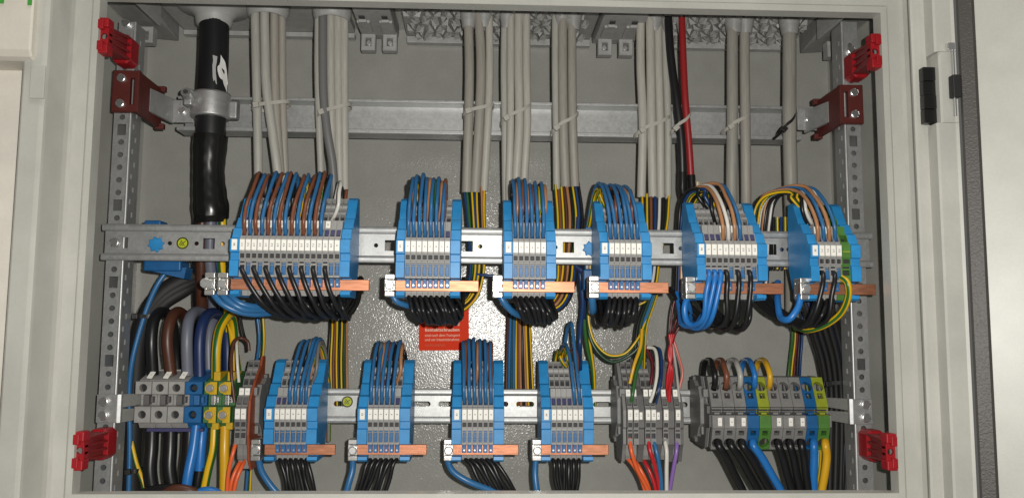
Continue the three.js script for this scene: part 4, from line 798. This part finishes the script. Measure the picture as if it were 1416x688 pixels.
loops('D', [...[0, 1, 2, 3, 4, 5].map((i) => [i, 'blue', 1, i === 0 ? 1 : 0]), [2, 'brown', 2], [4, 'tan', 2], [5, 'brown', 2], [0, 'gy', 3], [1, 'gy', 3], [3, 'black', 3]], { top: 65, arch: -5, rear: -14, gather: 0.15 });
loops('E', [[3, 'tan', 1], [4, 'white', 1], [5, 'tan', 1, 1], [6, 'blue', 1], [3, 'black', 2], [5, 'black', 2], [4, 'gy', 3], [5, 'black', 3], [3, 'darkBlue', 3], [6, 'black', 3], [7, 'gy', 3, -2], [2, 'black', 3, 1]], { top: 66, arch: -8, rear: -26, gather: 0.5 });
loops('F', [[0, 'tan', 1], [1, 'blue', 1], [2, 'tan', 1], [3, 'blue', 1], [1, 'white', 2], [2, 'black', 2], [3, 'white', 2], [0, 'gy', 3], [2, 'black', 3], [1, 'gy', 3], [3, 'black', 3, 1], [0, 'black', 2]], { top: 65, arch: -12, rear: -40, gather: -0.1 });
loops('G', [[2, 'blue', 1], [3, 'blue', 1], [4, 'blue', 1], [5, 'blue', 1], [3, 'midGrey', 2], [4, 'tan', 2], [5, 'midGrey', 2], [3, 'black', 3], [5, 'gy', 3]], { top: 70, arch: 5, rear: 10, gather: 0.1 });
loops('H', [[0, 'blue', 1], [1, 'blue', 1], [2, 'blue', 1], [3, 'blue', 1], [4, 'blue', 1], [1, 'tan', 2], [2, 'brown', 2], [4, 'tan', 2, 1], [0, 'black', 3], [2, 'gy', 3], [5, 'black', 3, -3], [0, 'midGrey', 2], [3, 'black', 2], [4, 'midGrey', 3]], { top: 67, arch: 2, rear: 4 });
loops('I', [[0, 'blue', 1], [1, 'blue', 1, 1], [2, 'blue', 1, 3], [3, 'blue', 1], [4, 'blue', 1], [5, 'blue', 1], [0, 'brown', 2], [2, 'tan', 2], [4, 'brown', 2], [5, 'brown', 2], [1, 'black', 3], [3, 'gy', 3]], { top: 69, arch: -2, rear: -3 });
loops('J', [[4, 'blue', 1], [5, 'blue', 1, 22], [5, 'brown', 2, -2], [3, 'gy', 3], [4, 'gy', 3]], { top: 65, arch: -4, rear: -10 });

// ---------------------------------------------------------------- black wires under the strips
function under(k, list, o) {                          // list: [terminal, colour, start ('bar' | 'front')]
  const s = S[k], tags = countColours(list.map((e) => e[1]));
  list.forEach(([i, c, st], n) => {
    const x = s.x0 + (i + 0.5) * s.p, d = o.dx + (o.fan || 0) * (i - (s.n - 1) / 2), P = [], j = () => jit(1.7);
    if (st === 'front') P.push([x, s.y - 18.5, s.z - 6], [x + 0.2, s.y - 20.5, s.z + 0.5], [x + d * 0.12, s.y - 27, s.z + 4.5], [x + d * 0.35, s.y - 40, s.z + 4]);
    else if (st === 'rear' || st === 'deep') P.push([x, s.y - 40, s.z - 30], [x, s.y - 45, s.z - 27], [x + d * 0.3, s.y - 51, s.z - 23]);
    else P.push([x, s.y - 39, s.z - 20], [x, s.y - 42.5, s.z - 17], [x + d * 0.2, s.y - 48, s.z - 13]);
    if (o.down) P.push([x + d * 0.45 + j(), s.y - 62, s.z - 12 + j()], [x + d * 0.8 + j(), s.y - 82, s.z - 14], [x + d * 1.25, s.y - 106, s.z - 18], [x + d * 1.7, s.y - 140, s.z - 22]);
    else P.push([x + d * 0.6 + j(), s.y - o.low + 8 + j(), s.z - 10 + (st === 'front' ? 8 : st === 'rear' ? -7 : st === 'deep' ? -3 : 0)], [x + d * 0.95 + j(), s.y - o.low + j(), s.z - 22], [x + d * 1.2 + 2 * j(), s.y - o.low + 3 + j(), s.z - 40], [x + d * 1.2 + (o.away || 0), s.y - o.low + 16, s.z - 66], [x + d * 1.2 + (o.away || 0) * 2, s.y - o.low + 40, s.z - 88]);
    wire(c, P, o.r || 2.05, tags[n] + ' wire from the left ' + (o.down ? 'dropping from under ' : 'looping under ') + s.who + (st === 'front' ? ', front row' : st === 'rear' ? ', rear row' : st === 'deep' ? ', lowest row' : ''), 'wires under the terminal strips', 9);
  });
}
const idx = (n, f) => Array.from({ length: n }, (_, i) => f(i));
under('A', idx(8, (i) => [i * 2, 'black', 'front']), { dx: 24, low: 62, away: 0, r: 2.15, fan: -1.3 });
under('A', idx(9, (i) => [i * 2 - (i === 8 ? 0 : -1), 'black', 'bar']), { dx: 18, low: 63, away: 0, r: 2.15, fan: -1.2 });
under('B', idx(8, (i) => [i, 'black', 'bar']), { dx: 10, low: 65, away: 0, r: 2.1 });
under('C', idx(6, (i) => [i, 'black', 'bar']), { dx: 10, low: 64, away: 0, r: 2.3 });
under('D', idx(6, (i) => [i, 'black', 'bar']), { dx: -4, low: 66, away: 2, r: 2.3, fan: -0.6 });
for (const [k, dx, low] of [['A', 14, 58], ['B', 9, 62], ['C', 9, 61], ['D', -3, 63]]) under(k, idx(S[k].n, (i) => [i + 0.5, 'black', 'rear']), { dx, low, away: 0, r: 2.1, fan: k === 'A' ? -1.5 : 0 });
for (const [k, dx, low] of [['B', 12, 66], ['C', 12, 65], ['D', -5, 67]]) under(k, idx(S[k].n - 1, (i) => [i + 0.2, 'black', 'deep']), { dx, low, away: 0, r: 2.3 });
under('E', idx(3, (i) => [i, 'brightBlue', 'front']), { dx: -11, low: 70, away: 2, r: 2.4 });
under('E', [[3, 'black', 'front'], [5, 'black', 'front'], [7, 'black', 'front']], { dx: -3, low: 71, away: -8, r: 2.3 });
under('E', [[4, 'black', 'bar'], [6, 'black', 'bar'], [8, 'black', 'bar'], [2, 'black', 'bar']].sort((a, b) => a[0] - b[0]), { dx: -5, low: 70, away: -10, r: 2.3 });
under('F', [[0, 'black', 'front'], [2, 'black', 'front']], { dx: -12, low: 68, away: -14, r: 2.2 });
under('F', [[0, 'black', 'bar'], [1, 'black', 'bar'], [2, 'black', 'bar'], [3, 'black', 'bar']], { dx: -14, low: 68, away: -14, r: 2.3 });
under('G', idx(6, (i) => [i, 'black', 'bar']), { dx: 13, down: true, r: 2.1 }); under('H', idx(6, (i) => [i, 'black', 'bar']), { dx: -19, down: true, r: 2.1 });
under('I', idx(6, (i) => [i, 'black', 'bar']), { dx: 34, down: true, r: 2.1 }); under('J', idx(6, (i) => [i, 'black', 'bar']), { dx: 2, down: true, r: 2.1, fan: -2.2 });
wire('black', Q([622, 404, 196], [634, 416, 190], [639, 428, 184], [636, 438, 176], [626, 438, 160]), 2, 'black wire curling at the right end under the strip above the sticker', 'wires under the terminal strips', 9);
wire('gy', Q([1164, 384, 210], [1172, 390, 216], [1174, 408, 214], [1164, 432, 204], [1144, 448, 192], [1120, 456, 176], [1100, 452, 150]), 2.9, 'green-yellow wire curving under the rightmost upper strip', 'wires under the terminal strips', 12);
// neutral wires from the clamps
const cl1 = (k, P, r, c = 'blue') => wire(c, Q(...P), r, 'blue neutral wire leaving the busbar clamp of ' + S[k].who, 'blue wires at the busbar clamps', 12);
cl1('B', [[540, 404, 196], [548, 416, 196], [562, 422, 190], [585, 425, 172], [610, 424, 150]], 2.6);
cl1('C', [[689, 404, 196], [697, 418, 196], [708, 430, 190], [720, 436, 178], [736, 434, 156]], 3);
cl1('D', [[818, 404, 194], [819, 416, 192], [820, 428, 184], [819, 430, 170]], 3.6);
cl1('E', [[952, 408, 194], [947, 425, 196], [950, 444, 194], [962, 449, 186], [972, 436, 172]], 2.9, 'brightBlue');
cl1('F', [[1108, 408, 198], [1104, 425, 202], [1092, 441, 200], [1081, 440, 188], [1076, 420, 170], [1076, 390, 140]], 3.1, 'brightBlue');
cl1('G', [[357, 632, 130], [361, 650, 134], [372, 668, 136], [392, 692, 136], [410, 720, 134]], 3.1);
cl1('H', [[488, 632, 130], [487, 650, 134], [482, 668, 136], [474, 700, 136]], 3.1);
cl1('I', [[618, 634, 130], [625, 650, 134], [645, 664, 136], [672, 675, 134], [712, 690, 130]], 3.1);
cl1('J', [[741, 634, 130], [740, 655, 134], [742, 675, 136], [746, 700, 136]], 3.1);
[[[292, 402, 196], [305, 418, 198], [328, 430, 194], [352, 434, 184], [380, 432, 165]], [[303, 402, 196], [316, 416, 199], [336, 427, 196], [365, 428, 180]], [[316, 404, 194], [328, 417, 196], [345, 423, 192], [372, 422, 176]]].forEach((p, i) => wire('blue', Q(...p), 2.9, ['lower', 'middle', 'upper'][i] + ' blue neutral wire leaving the double clamp of the widest strip', 'blue wires at the busbar clamps', 12));

// ---------------------------------------------------------------- thin cores between the cables and the strips
function cores(cols, from, to, o, who) {              // spreads n wires between two poly-lines given for the first and last wire
  const tags = countColours(cols);
  cols.forEach((c, i) => { const t = cols.length > 1 ? i / (cols.length - 1) : 0; wire(c, from.map((a, k) => { const b = to[k]; return spot(a[0] + (b[0] - a[0]) * t + jit(0.5), a[1] + (b[1] - a[1]) * t, a[2] + (b[2] - a[2]) * t + jit(o.dz ?? 2)); }), o.r || 1.6, tags[i] + ' core' + (cols.length > 1 ? ' from the left' : '') + ' ' + who, 'thin cores behind the strips', 8, 'core'); });
}
cores(['darkBlue', 'green', 'black', 'gy', 'darkBlue', 'gy', 'black', 'tan', 'gy'], [[641, 258, 95], [645, 290, 100], [648, 330, 108], [650, 380, 112], [640, 410, 118], [612, 425, 120], [580, 424, 112]], [[670, 258, 92], [669, 290, 98], [670, 330, 104], [668, 380, 108], [658, 412, 112], [634, 432, 116], [600, 434, 108]], {}, 'curving below the brownish bundle');
cores(['gy', 'brown', 'gy', 'darkBrown', 'tan', 'black', 'gy', 'darkBlue', 'black'], [[768, 255, 92], [771, 300, 98], [772, 350, 104], [770, 390, 110], [758, 416, 118], [736, 424, 118], [712, 420, 108]], [[799, 252, 90], [805, 300, 96], [800, 350, 102], [794, 396, 108], [780, 424, 114], [752, 436, 116], [726, 434, 108]], {}, 'curving in right of the third strip');
cores(['gy', 'gy', 'brown', 'darkBlue', 'white', 'black', 'gy'], [[888, 268, 92], [890, 310, 98], [894, 360, 104], [890, 395, 110], [878, 412, 116], [860, 414, 110]], [[925, 268, 90], [922, 310, 96], [912, 360, 104], [906, 396, 110], [890, 418, 114], [866, 424, 108]], {}, 'curving in right of the fourth strip');
cores(['gy', 'black', 'tan', 'gy', 'black', 'brown'], [[452, 248, 92], [452, 270, 96], [454, 300, 90]], [[480, 256, 90], [478, 275, 92], [478, 300, 88]], { r: 1.8 }, 'peeping out of the second grey bundle');
cores(['black', 'gy', 'brown', 'gy', 'black', 'gy', 'darkGreen', 'tan'], [[455, 420, 60], [456, 450, 50], [454, 500, 44], [455, 560, 40]], [[480, 420, 60], [480, 450, 50], [479, 500, 44], [480, 560, 40]], { r: 1.5 }, 'hanging straight below the widest strip');
cores(['darkBrown', 'blue', 'darkGreen', 'blue', 'gy', 'brown', 'tan', 'black', 'tan', 'gy', 'black', 'gy'], [[704, 420, 64], [703, 450, 54], [701, 500, 46], [700, 560, 40]], [[733, 420, 64], [733, 450, 54], [735, 500, 46], [738, 560, 40]], { r: 1.7 }, 'hanging straight below the third upper strip');
cores(['green', 'gy', 'darkRed', 'black', 'darkBlue'], [[1096, 430, 60], [1096, 470, 54], [1092, 500, 50], [1088, 540, 46]], [[1110, 430, 60], [1109, 470, 54], [1107, 500, 50], [1106, 540, 46]], { r: 1.5 }, 'hanging left of the right black loom');
cores(['blue', 'gy'], [[354, 430, 60], [358, 470, 56], [352, 520, 50], [346, 600, 48], [338, 700, 48]], [[362, 430, 60], [364, 470, 56], [360, 520, 50], [350, 600, 48], [344, 700, 48]], { r: 1.7 }, 'descending beside the orange-brown partition plate');
cores(['yellow', 'white', 'gy', 'darkBlue', 'black', 'gy'], [[962, 250, 97], [962, 264, 97], [964, 285, 94]], [[976, 258, 94], [976, 266, 94], [974, 285, 92]], { r: 1.3 }, 'at the foot of the red cable');
cores(['black', 'gy', 'darkBlue', 'gy', 'white', 'black'], [[1070, 300, 116], [1070, 330, 116], [1070, 372, 110]], [[1096, 300, 112], [1096, 330, 112], [1096, 372, 108]], { r: 1.7 }, 'behind the rail left of the rightmost upper strip');
// blue, green-yellow and dark wires dropping between the third and fourth strips
wire('darkBlue', Q([800, 300, 100], [798, 350, 104], [803, 385, 108], [806, 420, 104], [803, 450, 96], [802, 480, 94], [802, 510, 120]), 2.4, 'dark blue wire dropping left of the fourth strip to the last lower strip', 'wires between the third and fourth strips', 10);
wire('navy', Q([797, 368, 112], [806, 376, 114], [812, 392, 112], [810, 410, 104], [806, 440, 96]), 3.2, 'thick navy blue wire behind the clamp of the fourth strip', 'wires between the third and fourth strips', 10);
wire('green', Q([808, 395, 100], [808, 440, 92], [812, 480, 84], [820, 515, 76], [822, 560, 66]), 2, 'green wire running down to the right end of the last lower strip', 'wires between the third and fourth strips', 10);
wire('gy', Q([812, 395, 98], [811, 430, 92], [815, 470, 86], [821, 510, 78], [823, 560, 66]), 1.7, 'green-yellow wire running beside the green one', 'wires between the third and fourth strips', 9);
wire('gy', Q([813, 400, 104], [815, 450, 102], [824, 475, 104], [842, 491, 108], [864, 489, 112], [880, 472, 114], [888, 458, 112], [900, 420, 104]), 1.7, 'green-yellow wire sagging between the fourth strip and the small grey strip', 'sagging wires', 9);
wire('darkGreen', Q([811, 410, 102], [816, 465, 100], [828, 488, 102], [846, 500, 106], [866, 494, 110], [884, 478, 112], [892, 440, 108], [902, 410, 100]), 1.7, 'dark green wire sagging below the green-yellow one', 'sagging wires', 9);
wire('darkBlue', Q([650, 378, 108], [668, 380, 112], [690, 382, 112], [712, 382, 106]), 1.6, 'dark blue wire running level behind the rail, between second and third strips', null, 8);
// wires feeding the small grey strip
[['black', 884, 870], ['darkGreen', 888, 876], ['blue', 892, 880], ['gy', 896, 884]].forEach(([c, a, b], i) => wire(c, Q([a + 16, 395, 102], [a + 8, 420, 106], [a - 2, 450, 110], [a - 5, 480, 112], [a - 6, 510, 104], [a - 6, 540, 90]), 1.7, colourWord[c] + ' wire slanting down from the fourth strip to the small grey strip', 'wires feeding the small grey strip', 9));
[['yellow', [[888, 455, 116], [886, 478, 120], [877, 505, 124], [871, 530, 124]]], ['green', [[890, 465, 112], [888, 490, 120], [880, 515, 132], [875, 545, 140], [873, 556, 138]]], ['darkRed', [[893, 478, 110], [902, 500, 116], [902, 518, 120], [900, 532, 122]]], ['white', [[896, 480, 112], [905, 482, 118], [909, 510, 132], [905, 540, 140], [899, 556, 138]]], ['black', [[898, 482, 106], [906, 480, 114], [911, 510, 130], [909, 540, 141], [903, 558, 138]]], ['darkBlue', [[902, 482, 106], [911, 482, 112], [915, 510, 128], [912, 535, 141], [906, 558, 138]]]].forEach(([c, p]) => wire(c, Q(...p), 1.8, colourWord[c] + ' wire entering the top of the small grey strip', 'wires feeding the small grey strip', 9));
cores(['darkRed', 'darkRed', 'darkRed'], [[944, 350, 110], [938, 395, 120], [930, 430, 120], [927, 462, 118], [926, 500, 104], [926, 560, 80]], [[958, 372, 110], [952, 400, 120], [946, 440, 122], [932, 466, 120], [930, 500, 106], [930, 560, 80]], { r: 1.2 }, 'dropping from the fifth upper strip');
[0, 1, 2].forEach((i) => wire('red', Q([926 + i * 3, 462, 120], [929 - i * 2, 490, 122], [924 + i * 3, 515, 124], [922 + i * 2, 540, 128 + i * 3], [922 + i * 2, i ? 556 : 532, i ? 138 : 122]), 1.6, ordinal[i] + ' red wire of the twisted run entering the small grey strip', 'wires feeding the small grey strip', 9));
wire('pink', Q([931, 468, 116], [938, 490, 118], [944, 515, 122], [940, 536, 122]), 1.4, 'pink wire at the right of the small grey strip', 'wires feeding the small grey strip', 8); wire('paleGrey', Q([929, 472, 116], [934, 500, 120], [937, 525, 130], [940, 556, 138]), 1.4, 'pale grey wire at the right of the small grey strip', 'wires feeding the small grey strip', 8);
[['orange', [[871, 606, 140], [873, 622, 146], [880, 645, 144], [895, 675, 138], [905, 700, 134]], 'front'], ['orange', [[864, 630, 124], [874, 640, 132], [886, 660, 134], [898, 700, 130]], 'lower'], ['orange', [[874, 632, 124], [884, 646, 132], [895, 668, 134], [904, 700, 130]], 'rear'], ['red', [[896, 606, 140], [899, 622, 146], [906, 645, 144], [912, 675, 138], [915, 700, 134]], 'front'], ['red', [[888, 632, 124], [896, 646, 132], [905, 668, 134], [910, 700, 130]], 'lower'], ['blue', [[903, 606, 140], [908, 624, 146], [913, 650, 144], [916, 700, 134]], 'front'], ['white', [[919, 606, 140], [922, 622, 146], [922, 650, 144], [922, 700, 134]], 'front'], ['violet', [[936, 606, 140], [936, 622, 145], [932, 645, 143], [927, 675, 137], [924, 700, 132]], 'front']].forEach(([c, p, w]) => wire(c, Q(...p), 2, w + ' ' + colourWord[c] + ' wire dropping from the small grey strip', 'wires below the small grey strip', 10));
// beside the earth terminals
[['orange', [[327, 607, 138], [322, 625, 144], [316, 650, 144], [312, 700, 140]]], ['orange', [[336, 632, 122], [328, 645, 132], [320, 665, 136], [315, 700, 134]]], ['orange', [[341, 632, 122], [334, 645, 134], [326, 665, 138], [320, 700, 136]]]].forEach(([c, p], i) => wire(c, Q(...p), 1.9, ordinal[i] + ' orange wire from the left, below the pair of narrow grey terminals', 'orange wires at the left', 10));
wire('white', Q([330, 528, 124], [328, 505, 126], [327, 480, 118], [327, 468, 108]), 1.5, 'white wire entering the narrow grey terminals', null, 9); wire('darkBrown', Q([324, 556, 138], [320, 520, 138], [320, 490, 132], [325, 470, 126], [333, 467, 122], [342, 472, 122], [344, 485, 122]), 1.7, 'brown wire hooking over the narrow grey terminals', null, 9);
wire('black', Q([331, 430, 110], [334, 450, 112], [338, 466, 114], [342, 474, 118]), 1.4, 'thin black wire dropping to the hooked brown one', null, 8);

// ---------------------------------------------------------------- wires of the wide strip
[['black', 970, 987], ['brown', 986, 1003], ['paleGrey', 1003, 1022], ['brightBlue', 1022, 1042], ['yellow', 1042, 1063]].forEach(([c, a, b]) => {
  const m = (a + b) / 2 + 1, w = c === 'brightBlue' ? 'blue' : colourWord[c];
  wire(c, Q([a + 4, 540, 84], [a + 3, 515, 90], [m - 4, 500, 100], [m + 3, 498, 118], [b - 2, 505, 134], [b + 2, 518, 142], [b + 2, 530, 140], [b, 538, 128]), 2.8, w + ' wire arching into the top of the wide strip', 'arched wires on the wide strip', 12);
});
[['black', 993, 1030, 'first'], ['black', 1010, 1052, 'second'], ['black', 1026, 1068, 'third'], ['brightBlue', 1041, 1083, ''], ['black', 1076, 1097, 'fourth'], ['black', 1092, 1108, 'fifth'], ['black', 1108, 1119, 'sixth'], ['brightBlue', 1125, 1126, ''], ['yellow', 1141, 1136, '']].forEach(([c, a, b, n], i) => {
  const l = c === 'black' ? n + ' black cable from the left' : c === 'yellow' ? 'yellow earth cable' : (i < 5 ? 'left' : 'right') + ' bright blue cable';
  wire(c, Q([a, 602, 124], [a + 0.5, 608, 136], [a + 1, 615, 143], [a + (b - a) * 0.25 + (c === 'yellow' ? 4 : 1), 630, 142], [a + (b - a) * 0.62 + (c === 'yellow' ? 3 : 0), 655, 140], [b, 684, 136], [b + (b - a) * 0.25, 720, 132]), 3.9, l + ' dropping from the wide strip', 'cables below the wide strip', 14, 'cable');
});
wire('gy', Q([1134, 600, 118], [1132, 640, 120], [1126, 690, 122]), 3, 'green-yellow cable behind the yellow one at the right', null, 10, 'cable');
// black loom along the right upright
idx(11, (i) => { const a = 1116 + i * 4, b = 1140 + i * 3.4, z = 100 + (i % 2) * 7 - Math.abs(i - 5); return wire(i === 2 || i === 8 ? 'navy' : 'matt', Q([a - 18 + i * 2, 395, 120], [a - 4, 425, 120], [a + 6, 460, z + 8], [(a + b) / 2 + 6, 500, z], [b, 545, z - 6], [b - 2 + i * 0.4, 600, z - 4], [b - 4 + i * 0.3, 700, z]), 2.5, ordinal[i] + ' wire from the left in the black loom beside the right upright', 'black right loom', 9); });
tie(M.tieBlack, [[1138, 531], [1178, 527]], 113, 10, 'black cable tie round the right loom just above the wide strip');
renderer.render(scene, camera);
